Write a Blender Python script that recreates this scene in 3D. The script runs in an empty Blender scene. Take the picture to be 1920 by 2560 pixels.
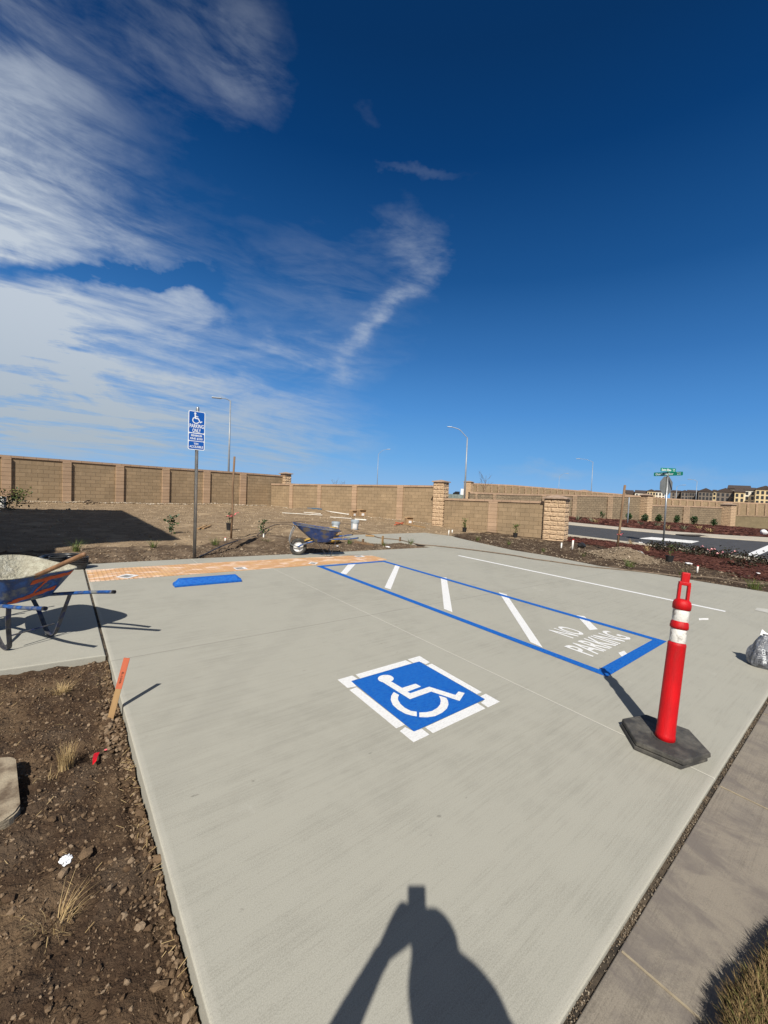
import bpy, bmesh, math, random
import numpy as np
from mathutils import Vector, Matrix, noise
random.seed(7); rng = np.random.default_rng(7)
C = bpy.context.scene.collection
SC = bpy.context.scene
# ------------------------------------------------------------------ camera, sky, sun, exposure
F, PITCH, ROLL, YAW, H = 1005.0, math.radians(3.25), math.radians(4.03), math.radians(39.27), 1.63
cp, sp, cr, sr = math.cos(PITCH), math.sin(PITCH), math.cos(ROLL), math.sin(ROLL)
Mr = np.array([[cr, -sr, 0], [sr, cr, 0], [0, 0, 1]]) @ np.array([[1, 0, 0], [0, cp, -sp], [0, sp, cp]]) @ np.array([[1, 0, 0], [0, 0, -1], [0, 1, 0]])
cy, sy = math.cos(-YAW), math.sin(-YAW)
RZ = np.array([[cy, -sy, 0], [sy, cy, 0], [0, 0, 1]])
W2C = Mr @ RZ.T
UPV = Vector((-0.01164, 0.03315, 0.99938)).normalized()      # plumb line: the paving slopes about two degrees
TILT = Vector((0, 0, 1)).rotation_difference(UPV).to_matrix().to_4x4()
cam = bpy.data.objects.new('camera', bpy.data.cameras.new('camera')); C.objects.link(cam)
cam.data.sensor_fit = 'VERTICAL'; cam.data.sensor_height = 36; cam.data.sensor_width = 27
cam.data.lens = 36 * F / 2560; cam.data.clip_start = .01; cam.data.clip_end = 3000
R3 = W2C.T @ np.diag([1, -1, -1])
m = Matrix([list(r) for r in R3]).to_4x4(); m.translation = (0, 0, H); cam.matrix_world = m
SC.camera = cam
SUN_E, SUN_A = math.radians(45.7), math.radians(47.4)         # elevation; compass heading of the shadows from +Y to +X
SUNV = Vector((-math.sin(SUN_A) * math.cos(SUN_E), -math.cos(SUN_A) * math.cos(SUN_E), math.sin(SUN_E)))
sun = bpy.data.objects.new('sun', bpy.data.lights.new('sun', 'SUN')); C.objects.link(sun)
sun.data.energy = 4.6; sun.data.angle = math.radians(.53); sun.data.color = (1, .95, .87)
sun.rotation_euler = SUNV.to_track_quat('Z', 'Y').to_euler(); sun.location = SUNV * 50
SC.view_settings.view_transform = 'Standard'; SC.view_settings.look = 'None'; SC.view_settings.gamma = 1
SC.view_settings.exposure = 0.30

def ray(px, py):
    d = W2C.T @ np.array([px - 960, py - 1280, F]); return Vector(d)
def at(px, py, z=0.0):
    d = ray(px, py); t = (z - H) / d.z; return Vector((d.x * t, d.y * t, z))
def far(px, py, D):
    d = ray(px, py); return Vector((0, 0, H)) + d * (D / math.hypot(d.x, d.y))
def proj(P):
    q = W2C @ (np.array(P) - np.array([0, 0, H])); return q[0] / q[2] * F + 960, q[1] / q[2] * F + 1280
def rise(b, ytop):
    lo, hi = 0, 40
    for _ in range(40):
        mm = (lo + hi) / 2
        if proj(b + UPV * mm)[1] > ytop: lo = mm
        else: hi = mm
    return lo
def z1(x, y): return (x * 640 / 1659, 960 + y * 640 / 1659)
def z2(x, y): return (640 + x * 640 / 1659, 1040 + y * 640 / 1659)
def z3(x, y): return (1280 + x * 640 / 1659, 1120 + y * 640 / 1659)
def z6(x, y): return (780 + x * 920 / 1659, 1360 + y * 920 / 1659)
def zs(x, y): return (840 + x * 420 / 1659, 1630 + y * 420 / 1659)

# world shader
world = bpy.data.worlds.new('World'); SC.world = world; world.use_nodes = True
class N:
    def __init__(s, tree): s.t = tree; s.t.nodes.clear()
    def n(s, typ, **kw):
        o = s.t.nodes.new(typ)
        for k, v in kw.items(): setattr(o, k, v)
        return o
    def l(s, a, b): s.t.links.new(a, b)
    def put(s, sock, v):
        if isinstance(v, bpy.types.NodeSocket): s.l(v, sock)
        elif v is not None: sock.default_value = v
    def m(s, op, a, b=None, c=None, clamp=False):
        o = s.n('ShaderNodeMath', operation=op, use_clamp=clamp)
        s.put(o.inputs[0], a)
        if b is not None: s.put(o.inputs[1], b)
        if c is not None: s.put(o.inputs[2], c)
        return o.outputs[0]
    def noise(s, vec, scale, detail=4, rough=.55, dist=0.0, w=None):
        o = s.n('ShaderNodeTexNoise')
        if vec is not None: s.l(vec, o.inputs['Vector'])
        o.inputs['Scale'].default_value = scale; o.inputs['Detail'].default_value = detail
        o.inputs['Roughness'].default_value = rough; o.inputs['Distortion'].default_value = dist
        return o.outputs['Fac']
    def mapping(s, vec, sc=(1, 1, 1), rot=(0, 0, 0), loc=(0, 0, 0)):
        o = s.n('ShaderNodeMapping'); s.l(vec, o.inputs[0])
        o.inputs['Scale'].default_value = sc; o.inputs['Rotation'].default_value = rot; o.inputs['Location'].default_value = loc
        return o.outputs[0]
    def ramp(s, fac, stops, interp='LINEAR'):
        o = s.n('ShaderNodeValToRGB'); s.put(o.inputs[0], fac); cr_ = o.color_ramp; cr_.interpolation = interp
        while len(cr_.elements) < len(stops): cr_.elements.new(.5)
        for e, (p, c) in zip(cr_.elements, stops):
            e.position = p; e.color = (*c, 1) if len(c) == 3 else c
        return o.outputs[0]
    def mix(s, fac, a, b, mode='MIX'):
        o = s.n('ShaderNodeMix', data_type='RGBA', blend_type=mode)
        s.put(o.inputs[0], fac)
        for i, v in ((6, a), (7, b)):
            if isinstance(v, bpy.types.NodeSocket): s.l(v, o.inputs[i])
            else: o.inputs[i].default_value = (*v, 1)
        return o.outputs[2]
    def maprange(s, v, a, b, c=0, d=1, smooth=True):
        o = s.n('ShaderNodeMapRange', interpolation_type='SMOOTHSTEP' if smooth else 'LINEAR')
        s.put(o.inputs[0], v); 
        for i, q in zip((1, 2, 3, 4), (a, b, c, d)): o.inputs[i].default_value = q
        return o.outputs[0]

w = N(world.node_tree)
tc = w.n('ShaderNodeTexCoord').outputs['Generated']
sky = w.n('ShaderNodeTexSky', sky_type='NISHITA', sun_disc=False)
sky.sun_elevation = SUN_E; sky.sun_rotation = math.pi + SUN_A; sky.altitude = 0; sky.air_density = 1.0; sky.dust_density = .25; sky.ozone_density = 2.5
hs = w.n('ShaderNodeHueSaturation'); w.l(sky.outputs[0], hs.inputs['Color'])
hs.inputs['Saturation'].default_value = 1.1; hs.inputs['Value'].default_value = 1.0
sep = w.n('ShaderNodeSeparateXYZ'); w.l(tc, sep.inputs[0])
X, Y, Z = sep.outputs
zc = w.m('MAXIMUM', Z, 0.0)
deep = w.ramp(zc, [(0, (2.2, 4.5, 7.7)), (.08, (1.25, 3.65, 7.3)), (.19, (.70, 2.6, 6.2)), (.31, (.33, 1.6, 4.4)), (.45, (.085, .82, 2.7)), (.62, (.0, .38, 1.55)), (.72, (0, .27, 1.1)), (1, (0, .2, .8))])
sd_ = w.n('ShaderNodeVectorMath', operation='DOT_PRODUCT'); w.l(tc, sd_.inputs[0]); sd_.inputs[1].default_value = SUNV
toward = w.maprange(sd_.outputs['Value'], .12, .95)          # paler sky on the sun's side
clear = w.mix(.95, hs.outputs[0], deep); clear = w.mix(w.m('MULTIPLY', toward, .9), clear, (2.3, 2.4, 2.6))
az_ = w.m('ARCTAN2', X, Y); el_ = w.m('ARCSINE', Z)
den = w.m('ADD', zc, .10)
pl = w.n('ShaderNodeCombineXYZ'); w.l(w.m('DIVIDE', X, den), pl.inputs[0]); w.l(w.m('DIVIDE', Y, den), pl.inputs[1])
ae = w.n('ShaderNodeCombineXYZ'); w.l(az_, ae.inputs[0]); w.l(el_, ae.inputs[1])
def gauss(px0, py0, px1, py1, wid, amp):
    """soft cloud patch round the sky segment between two bearings (azimuth, elevation)"""
    a = ray(px0, py0).normalized(); b = ray(px1, py1).normalized()
    A = (math.atan2(a.x, a.y), math.asin(a.z)); B = (math.atan2(b.x, b.y), math.asin(b.z))
    cx, cy_ = (A[0] + B[0]) / 2, (A[1] + B[1]) / 2
    dx, dy = B[0] - A[0], B[1] - A[1]; L = math.hypot(dx, dy); ux, uy = dx / L, dy / L
    wr = wid / F
    p = w.m('SUBTRACT', az_, cx); q = w.m('SUBTRACT', el_, cy_)
    u = w.m('ADD', w.m('MULTIPLY', p, ux / (L * .62)), w.m('MULTIPLY', q, uy / (L * .62)))
    v = w.m('ADD', w.m('MULTIPLY', p, -uy / wr), w.m('MULTIPLY', q, ux / wr))
    e = w.m('ADD', w.m('MULTIPLY', u, u), w.m('MULTIPLY', v, v))
    return w.m('MULTIPLY', w.m('EXPONENT', w.m('MULTIPLY', e, -1)), amp)
# warp the bearings a little so that the patches have torn outlines
wn = w.n('ShaderNodeTexNoise'); w.l(w.mapping(tc, (1, 1, 1.6)), wn.inputs['Vector']); wn.inputs['Scale'].default_value = 3.2; wn.inputs['Detail'].default_value = 6; wn.inputs['Roughness'].default_value = .6
ws_ = w.n('ShaderNodeSeparateColor'); w.l(wn.outputs['Color'], ws_.inputs[0])
az_ = w.m('ADD', az_, w.m('MULTIPLY', w.m('SUBTRACT', ws_.outputs[0], .5), .34))
el_ = w.m('ADD', el_, w.m('MULTIPLY', w.m('SUBTRACT', ws_.outputs[1], .5), .22))
G = [(-420, 520, 120, 660, 190, .80), (-300, 820, 400, 900, 120, .84), (-350, 1010, 430, 980, 110, .50), (-350, 1150, 560, 1130, 100, .52), (-300, 560, 420, 700, 90, .30),
     (-300, 60, 180, 330, 190, .26), (250, 120, 620, 10, 120, .18), (560, 290, 680, 180, 60, .20), (330, 720, 520, 800, 40, .24),
     (480, 860, 860, 900, 34, .34), (430, 1020, 820, 1080, 110, .44), (880, 900, 1060, 660, 24, .44), (1040, 660, 1020, 560, 60, .24),
     (900, 425, 1110, 450, 10, .08), (880, 310, 960, 290, 24, .05), (1250, 1185, 1420, 1190, 16, .30), (1560, 1200, 2000, 1180, 24, .2), (640, 1180, 860, 1120, 60, .26), (600, 680, 1000, 760, 110, .15),
     (40, 672, 420, 695, 15, -.8), (420, 690, 560, 790, 22, -.3), (0, 660, 150, 668, 12, -.5), (260, 925, 620, 960, 14, -.3), (430, 905, 640, 850, 26, -.25)]
tot = None
for g in G:
    e = gauss(*g); tot = e if tot is None else w.m('ADD', tot, e)
rot = (0, 0, math.radians(-62))
n1 = w.noise(w.mapping(pl.outputs[0], (.55, 1.9, 1), rot), 1.1, 9, .6, .9)
n2 = w.noise(w.mapping(pl.outputs[0], (1.0, 6.0, 1), (0, 0, math.radians(-50))), 1.6, 8, .62, .6)
n3 = w.noise(w.mapping(tc, (1, 1, 3.2)), 5.0, 8, .6, .8)
n4 = w.noise(w.mapping(ae.outputs[0], (1.2, 5.5, 1), (0, 0, .10)), 4.0, 9, .66, .7)
nn = w.m('ADD', w.m('ADD', w.m('MULTIPLY', n1, .26), w.m('MULTIPLY', n2, .12)), w.m('ADD', w.m('MULTIPLY', n3, .34), w.m('MULTIPLY', n4, .28)))
tex = w.maprange(nn, .39, .60, .18, 1.32)
dens = w.m('MULTIPLY', tot, tex)
dens = w.maprange(dens, .03, 1.0, 0, .93, smooth=False)
dens = w.m('MULTIPLY', dens, w.maprange(Z, -.02, .06, .2, 1))
dens = w.m('MINIMUM', w.m('MAXIMUM', dens, 0), .95)
ccol = w.mix(w.maprange(Z, .02, .35), (4.0, 4.6, 5.1), (5.4, 6.0, 6.7))
skyc = w.mix(dens, clear, ccol)
bg = w.n('ShaderNodeBackground'); w.l(skyc, bg.inputs[0]); bg.inputs[1].default_value = .085
wo = w.n('ShaderNodeOutputWorld'); w.l(bg.outputs[0], wo.inputs[0])

# ------------------------------------------------------------------ materials
def mat(name, c1, c2=None, scale=6, rough=.8, bump=0, bscale=60, metal=0, detail=5, lo=.35, hi=.65, coord='Object', stretch=(1, 1, 1), spec=.5, island=False, bdist=.01, trans=0, c3=None):
    M = bpy.data.materials.new(name); M.use_nodes = True; k = N(M.node_tree)
    tc_ = k.n('ShaderNodeTexCoord').outputs[coord]
    vec = k.mapping(tc_, stretch)
    b = k.n('ShaderNodeBsdfPrincipled'); o = k.n('ShaderNodeOutputMaterial'); k.l(b.outputs[0], o.inputs[0])
    b.inputs['Roughness'].default_value = rough; b.inputs['Metallic'].default_value = metal; b.inputs['Specular IOR Level'].default_value = spec
    c2 = c2 or tuple(x * .8 for x in c1)
    if island:
        gi = k.n('ShaderNodeNewGeometry').outputs['Random Per Island']
        st = [(0, c1), (1, c2)] if not c3 else [(0, c1), (.6, c2), (1, c3)]
        col = k.ramp(gi, st)
        col = k.mix(k.noise(vec, scale, 2), col, tuple(x * .55 for x in c1), 'MIX') if False else col
    else:
        col = k.ramp(k.noise(vec, scale, detail), [(lo, c1), (hi, c2)] if not c3 else [(lo, c1), ((lo + hi) / 2, c2), (hi, c3)])
    k.l(col, b.inputs['Base Color'])
    if bump:
        bp = k.n('ShaderNodeBump'); bp.inputs['Strength'].default_value = bump; bp.inputs['Distance'].default_value = bdist
        k.l(k.noise(vec, bscale, 6, .6), bp.inputs['Height']); k.l(bp.outputs[0], b.inputs['Normal'])
    if trans: b.inputs['Transmission Weight'].default_value = trans
    M['k'] = 1
    return M
def fin(M): return M

def concrete(name, c1, c2, broom=1.0, joints=True, dark=(.12, .11, .095), stain=.5, along=0.0, blotch=None):
    M = bpy.data.materials.new(name); M.use_nodes = True; k = N(M.node_tree)
    P = k.n('ShaderNodeTexCoord').outputs['Object']; sep = k.n('ShaderNodeSeparateXYZ'); k.l(P, sep.inputs[0]); x, y, z = sep.outputs
    b = k.n('ShaderNodeBsdfPrincipled'); o = k.n('ShaderNodeOutputMaterial'); k.l(b.outputs[0], o.inputs[0]); b.inputs['Specular IOR Level'].default_value = .25
    big = k.noise(P, .7, 5, .6, .4); mid = k.noise(P, 4.5, 6, .65); fine = k.noise(P, 130, 3, .7)
    br = k.noise(k.mapping(P, (3.2, 150, 1), (0, 0, math.radians(along))), 1, 3, .6)
    br2 = k.noise(k.mapping(P, (.6, 26, 1), (0, 0, math.radians(along))), 1, 4, .6)
    f = k.m('ADD', k.m('MULTIPLY', big, .26), k.m('ADD', k.m('MULTIPLY', mid, .22), k.m('ADD', k.m('MULTIPLY', fine, .28), k.m('ADD', k.m('MULTIPLY', br, .24 * broom), k.m('MULTIPLY', br2, .22 * broom)))))
    col = k.ramp(f, [(.41, c2), (.62, c1)])
    grain = k.noise(P, 260, 2, .8)
    col = k.mix(k.maprange(grain, .38, .62, .22, 0), col, (.10, .095, .08)); 
    if blotch: col = k.mix(k.maprange(k.noise(k.mapping(P, (1.5, 1.0, 1)), 3.4, 8, .7, .5), .42, .66, 0, .75), col, blotch)
    # scattered stains, scuffs and pits
    st = k.maprange(k.noise(k.mapping(P, (1, 1.6, 1)), 2.3, 7, .68), .60, .76, 0, stain * .6)
    col = k.mix(st, col, tuple(v * .62 for v in c1))
    st2 = k.maprange(k.noise(k.mapping(P, (1.5, 4, 1), (0, 0, .5)), 5.5, 3, .5, .3), .72, .78, 0, .5)
    col = k.mix(st2, col, dark)
    lt = k.maprange(k.noise(P, 1.7, 7, .7), .62, .76, 0, .22); col = k.mix(lt, col, (.62, .60, .55))
    # long curved tyre scuffs
    tw = k.n('ShaderNodeTexWave'); k.l(k.mapping(P, (.22, .9, 1), (0, 0, .25)), tw.inputs[0]); tw.inputs['Scale'].default_value = .32; tw.inputs['Distortion'].default_value = 3.0; tw.inputs['Detail'].default_value = 2
    sc_ = k.m('MULTIPLY', k.maprange(tw.outputs['Fac'], .972, 1.0, 0, .12), k.maprange(mid, .4, .6, .1, 1)); col = k.mix(sc_, col, (.17, .165, .15))
    vor = k.n('ShaderNodeTexVoronoi'); k.l(P, vor.inputs[0]); vor.inputs['Scale'].default_value = 3.1; vor.inputs['Randomness'].default_value = 1
    sp_ = k.maprange(vor.outputs['Distance'], .02, .045, .7, 0); sp_ = k.m('MULTIPLY', sp_, k.maprange(mid, .5, .56, 0, 1)); col = k.mix(sp_, col, dark)
    v2 = k.n('ShaderNodeTexVoronoi'); k.l(k.mapping(P, (1.0, 2.6, 1), (0, 0, .7)), v2.inputs[0]); v2.inputs['Scale'].default_value = 1.7
    sm = k.m('MULTIPLY', k.maprange(v2.outputs['Distance'], .03, .09, .22, 0), k.maprange(fine, .35, .6, .2, 1)); col = k.mix(sm, col, (.19, .18, .155))
    h = k.m('ADD', k.m('MULTIPLY', br, .5 * broom), k.m('MULTIPLY', fine, .4))
    if joints:
        edge_ = k.m('MAXIMUM', k.maprange(x, .405, .425, 1, 0), k.maprange(y, .505, .525, 1, 0)); col = k.mix(k.m('MULTIPLY', edge_, .16), col, (.60, .57, .49)); br = k.m('MULTIPLY', br, k.m('SUBTRACT', 1, edge_))
        def line(d, wd): return k.maprange(k.m('ABSOLUTE', d), wd * .5, wd, 1, 0)
        wob = k.m('MULTIPLY', k.m('SUBTRACT', k.noise(P, 7, 3), .5), .01)
        j1 = k.m('MULTIPLY', line(k.m('ADD', k.m('SUBTRACT', x, 3.17), wob), .009), k.maprange(y, 7.04, 7.05, 1, 0))
        j2 = k.m('MULTIPLY', line(k.m('ADD', k.m('SUBTRACT', x, 2.07), wob), .010), k.maprange(y, 7.95, 7.96, 0, 1))
        j3 = k.m('MULTIPLY', line(k.m('ADD', k.m('SUBTRACT', y, k.m('ADD', 4.02, k.m('MULTIPLY', x, -.005))), wob), .008), .45)
        j4 = line(k.m('SUBTRACT', k.m('SUBTRACT', y, 8.38), k.m('MULTIPLY', k.m('SUBTRACT', x, 9.0), -.02)), .010)
        j4 = k.m('MULTIPLY', j4, k.maprange(x, 6.4, 6.5, 0, 1))
        j = k.m('MAXIMUM', j1, k.m('MAXIMUM', j2, j4)); col = k.mix(k.m('MULTIPLY', j, .6), col, (.55, .53, .46)); col = k.mix(j3, col, (.16, .15, .13))
        h = k.m('SUBTRACT', h, k.m('MULTIPLY', k.m('MAXIMUM', j, j3), 4))
    k.l(col, b.inputs['Base Color']); k.l(k.ramp(mid, [(.3, (.75,) * 3), (.7, (.9,) * 3)]), b.inputs['Roughness'])
    bp = k.n('ShaderNodeBump'); bp.inputs['Strength'].default_value = .55; bp.inputs['Distance'].default_value = .002; k.l(h, bp.inputs['Height']); k.l(bp.outputs[0], b.inputs['Normal'])
    return M
m_slab = concrete('new_concrete', (.385, .374, .318), (.265, .256, .215))
m_walk = concrete('side_concrete', (.40, .388, .328), (.29, .28, .235), joints=False, along=3)
m_old = concrete('old_concrete', (.27, .235, .187), (.115, .098, .078), broom=1.0, joints=False, stain=.9, along=86, blotch=(.145, .125, .112))
m_kerb = concrete('kerb_concrete', (.62, .56, .45), (.46, .41, .33), broom=.3, joints=False)

def bricks(name, c1, c2, mortar, bw=.4, bh=.18, rough_face=0.0, offset=.5, msize=.006, contrast=1.0):
    M = bpy.data.materials.new(name); M.use_nodes = True; k = N(M.node_tree)
    uv = k.n('ShaderNodeTexCoord').outputs['UV']; obj = k.n('ShaderNodeTexCoord').outputs['Object']
    t = k.n('ShaderNodeTexBrick'); t.offset = offset; k.l(uv, t.inputs['Vector'])
    t.inputs['Color1'].default_value = (*c1, 1); t.inputs['Color2'].default_value = (*c2, 1); t.inputs['Mortar'].default_value = (*mortar, 1)
    t.inputs['Scale'].default_value = 1; t.inputs['Brick Width'].default_value = bw; t.inputs['Row Height'].default_value = bh
    t.inputs['Mortar Size'].default_value = msize; t.inputs['Mortar Smooth'].default_value = .1; t.inputs['Bias'].default_value = 0
    n1_ = k.noise(obj, 1.2, 5, .6); n2_ = k.noise(uv, 55, 5, .75); n4_ = k.noise(k.mapping(uv, (2, .35, 1)), 3, 5, .6)
    col = k.mix(.6, t.outputs['Color'], k.ramp(n1_, [(.3, (.72, .72, .72)), (.7, (1.12, 1.1, 1.06))]), 'MULTIPLY')
    col = k.mix(.55, col, k.ramp(n2_, [(.3, (.62, .62, .62)), (.7, (1.2, 1.2, 1.2))]), 'MULTIPLY')
    col = k.mix(k.maprange(n4_, .56, .75, 0, .35), col, tuple(v * 1.35 for v in c1))
    b = k.n('ShaderNodeBsdfPrincipled'); o = k.n('ShaderNodeOutputMaterial'); k.l(b.outputs[0], o.inputs[0])
    b.inputs['Roughness'].default_value = .92; b.inputs['Specular IOR Level'].default_value = .2; k.l(col, b.inputs['Base Color'])
    h = k.m('SUBTRACT', k.m('MULTIPLY', n2_, .25), k.m('MULTIPLY', t.outputs['Fac'], 1.0))
    if rough_face:
        h = k.m('ADD', h, k.m('MULTIPLY', k.noise(k.mapping(uv, (1, 1.9, 1)), 5.5, 5, .6, .4), rough_face))
    bp = k.n('ShaderNodeBump'); bp.inputs['Strength'].default_value = .9 if rough_face else .7; bp.inputs['Distance'].default_value = .05 if rough_face else .008
    k.l(h, bp.inputs['Height']); k.l(bp.outputs[0], b.inputs['Normal'])
    return M
m_block = bricks('tan_block', (.375, .275, .172), (.315, .230, .142), (.225, .163, .10), msize=.008)
m_pil = bricks('pink_block', (.50, .35, .235), (.44, .305, .20), (.17, .11, .07), bw=3.0)
m_cap = bricks('cap_block', (.48, .34, .235), (.42, .29, .20), (.22, .15, .10), bw=.42, bh=3.0)
m_split = bricks('split_face_block', (.31, .24, .16), (.26, .20, .135), (.15, .115, .08), bw=.5, bh=.25, rough_face=1.6)
m_pilfar = bricks('split_pilaster', (.43, .31, .205), (.38, .27, .18), (.2, .14, .09), bw=.5, bh=.25, rough_face=.5)
m_far = bricks('far_block', (.33, .245, .155), (.30, .225, .14), (.24, .18, .12), bw=.5, bh=.25)
m_pilstone = mat('split_stone', (.40, .275, .165), (.56, .40, .255), 9, .95, .8, 45, c3=(.46, .33, .2), bdist=.012)
m_capst = mat('pillar_cap', (.30, .21, .15), (.42, .31, .23), 7, .9, .3, 60)

m_dirt = mat('dry_dirt', (.37, .275, .175), (.235, .17, .106), 1.3, .97, 1.0, 14, detail=9, c3=(.31, .23, .148), spec=.1, bdist=.06)
m_soil = mat('dark_soil', (.145, .098, .060), (.065, .041, .026), 3.0, .97, 1.0, 45, detail=9, c3=(.105, .074, .05), spec=.1, bdist=.03)
m_bedsoil = mat('bed_soil', (.115, .080, .052), (.052, .035, .024), 2.2, .97, .9, 30, detail=10, c3=(.165, .12, .08), spec=.1, bdist=.03)
m_heap = mat('heap_soil', (.27, .21, .145), (.16, .12, .082), 4, .97, 1.0, 30, detail=8, spec=.1, bdist=.04)
m_clod = mat('clod', (.080, .050, .030), (.17, .115, .070), island=True, rough=.97, bump=.6, bscale=120, c3=(.27, .20, .135), spec=.1)
m_rub = mat('rubble', (.25, .19, .125), (.38, .31, .225), island=True, rough=.95, bump=.5, bscale=60, c3=(.55, .49, .40), spec=.1)
m_bark = mat('bark', (.034, .012, .009), (.075, .027, .020), island=True, rough=.9, bump=.4, bscale=90, c3=(.145, .062, .045), spec=.2)
m_barkbed = mat('bark_bed', (.030, .012, .009), (.065, .026, .019), 14, .95, 1.0, 40, detail=8, spec=.1, bdist=.05)
m_asph = mat('asphalt', (.052, .052, .055), (.072, .071, .073), 2.0, .9, .6, 220, detail=8, spec=.3)
m_white = mat('white_paint', (.80, .80, .79), (.58, .575, .55), 45, .6, .6, 130, lo=.48, hi=.78, detail=9, stretch=(1, 2.5, 1))
m_wornwhite = mat('worn_white_paint', (.80, .79, .76), (.40, .39, .37), 7, .7, .3, 200, detail=8, lo=.5, hi=.66)
m_blue = mat('blue_paint', (.003, .085, .42), (.010, .135, .50), 26, .55, .6, 130, lo=.35, hi=.75, spec=.3, detail=9, stretch=(1, 2.5, 1), c3=(.02, .10, .36))
m_signblue = mat('sign_blue', (.003, .085, .38), (.004, .095, .42), 3, .4, 0)
m_signwhite = mat('sign_white', (.80, .84, .86), (.74, .78, .80), 3, .4, 0)
m_galv = mat('galvanised_steel', (.42, .43, .43), (.26, .27, .28), 22, .42, .15, 60, metal=.75, stretch=(1, 1, .3))
m_lamp = mat('grey_lamp_metal', (.33, .36, .39), (.27, .30, .33), 4, .5, 0, metal=.3)
m_red = mat('red_plastic', (.58, .004, .008), (.44, .006, .009), 16, .5, .3, 160, spec=.3, lo=.35, hi=.72, detail=9, c3=(.27, .022, .02), stretch=(1, 1, .22))
m_refl = mat('reflective_band', (.74, .73, .69), (.26, .23, .20), 16, .4, .4, 50, detail=9, lo=.52, hi=.64)
m_rubber = mat('black_rubber', (.040, .038, .035), (.13, .12, .10), 9, .8, .7, 120, detail=9, lo=.45, hi=.72)
m_black = mat('black_plastic', (.012, .012, .013), (.02, .02, .021), 5, .35, 0)
m_hole = mat('dark_gap', (.02, .016, .012), (.09, .068, .045), 12, 1.0, .6, 80, detail=8)
m_wood = mat('weathered_wood', (.26, .165, .095), (.16, .095, .052), 14, .85, .5, 50, stretch=(1, 1, .12), detail=6)
m_handle = mat('tool_handle_wood', (.30, .165, .085), (.18, .095, .048), 12, .6, .3, 60, stretch=(1, 1, .2), detail=6)
m_fresh = mat('fresh_wood', (.40, .25, .11), (.30, .18, .08), 14, .8, .3, 50, stretch=(1, 1, .12))
m_orange = mat('orange_sprayed_wood', (.55, .135, .065), (.40, .10, .045), 10, .8, .3, 60, stretch=(1, 1, .2))
m_pipe = mat('white_plastic_pipe', (.80, .78, .72), (.70, .67, .60), 3, .45, 0)
m_hose = mat('dusty_hose', (.21, .155, .11), (.13, .098, .07), 9, .8, .2, 40)
m_card = mat('cardboard', (.40, .26, .14), (.30, .19, .10), 6, .9, .2, 40)
m_bucket = mat('grey_blue_bucket', (.42, .48, .52), (.33, .38, .42), 5, .5, .1, 40)
m_splash = mat('white_splash', (.8, .8, .8), (.68, .68, .68), 8, .6, .1, 40)
m_bag1 = mat('yellow_sacks', (.46, .29, .05), (.06, .05, .035), 6, .7, .4, 30, lo=.50, hi=.58, c3=(.42, .27, .15))
m_ribbon = mat('pink_ribbon', (.85, .10, .13), (.75, .20, .22), 9, .5, 0)
m_redtape = mat('red_ribbon', (.78, .01, .02), (.62, .01, .02), 9, .5, 0)
m_pot = mat('nursery_pot', (.014, .014, .015), (.03, .03, .03), 6, .5, 0)
m_leafd = mat('dark_leaf', (.015, .040, .012), (.030, .070, .018), island=True, rough=.5, c3=(.06, .11, .03), spec=.4)
m_leafg = mat('fresh_leaf', (.05, .085, .018), (.10, .135, .030), island=True, rough=.55, c3=(.17, .19, .05), spec=.3)
m_leafr = mat('rose_leaf', (.016, .022, .009), (.035, .018, .012), island=True, rough=.6, c3=(.02, .04, .013), spec=.3)
m_leafs = mat('sage_leaf', (.14, .15, .09), (.20, .20, .13), island=True, rough=.7, c3=(.28, .25, .16), spec=.2)
m_pink = mat('pink_petals', (.85, .28, .32), (.90, .52, .50), island=True, rough=.6)
m_straw = mat('dead_grass', (.36, .25, .115), (.52, .39, .20), island=True, rough=.8, c3=(.24, .15, .07), spec=.2)
m_sod = mat('lawn_blades', (.11, .075, .035), (.24, .16, .075), island=True, rough=.8, c3=(.13, .14, .04), spec=.2)
m_stem = mat('stem', (.10, .07, .045), (.16, .115, .07), 14, .85, .2, 60)
m_bluemetal = mat('chipped_blue_paint', (.012, .105, .38), (.008, .045, .17), 9, .5, .4, 40, detail=9, lo=.36, hi=.66, c3=(.16, .17, .17))
m_darkmetal = mat('dirty_dark_metal', (.035, .037, .05), (.10, .095, .09), 14, .6, .5, 60, detail=9, metal=.2, c3=(.02, .03, .10))
m_crust = mat('dried_concrete_crust', (.46, .45, .36), (.33, .31, .24), 9, .95, 1.0, 34, detail=9, bdist=.03, c3=(.52, .51, .43))
m_spray = mat('orange_spray_paint', (.62, .105, .02), (.45, .07, .018), 18, .7, .2, 60)
m_green = mat('sign_green', (.005, .20, .13), (.006, .23, .15), 3, .4, 0)
m_greyback = mat('aluminium_sign_back', (.15, .16, .16), (.19, .20, .20), 4, .6, .1, 30, metal=.2)
m_plasticbag = mat('grey_film_bag', (.20, .21, .235), (.10, .105, .12), 6, .28, .6, 14, detail=5, bdist=.04, c3=(.36, .38, .42), spec=.6)
m_lid = mat('tan_concrete_lid', (.33, .28, .20), (.27, .22, .155), 7, .85, .5, 70, detail=9, c3=(.11, .078, .05), lo=.40, hi=.62)
m_foil = mat('white_survey_paint', (.85, .87, .90), (.55, .57, .60), 16, .6, .6, 60, detail=5, lo=.5, hi=.75)
m_stucco = mat('stucco', (.50, .42, .30), (.44, .37, .27), 3, .9, .3, 90)
m_roof = mat('brown_roof', (.050, .036, .030), (.075, .055, .046), 1.5, .9, .3, 20)
m_bcream = mat('cream_stucco', (.70, .56, .32), (.66, .52, .30), 2, .9, 0)
m_bwhite = mat('white_stucco', (.74, .70, .60), (.70, .66, .57), 2, .9, 0)
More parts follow.
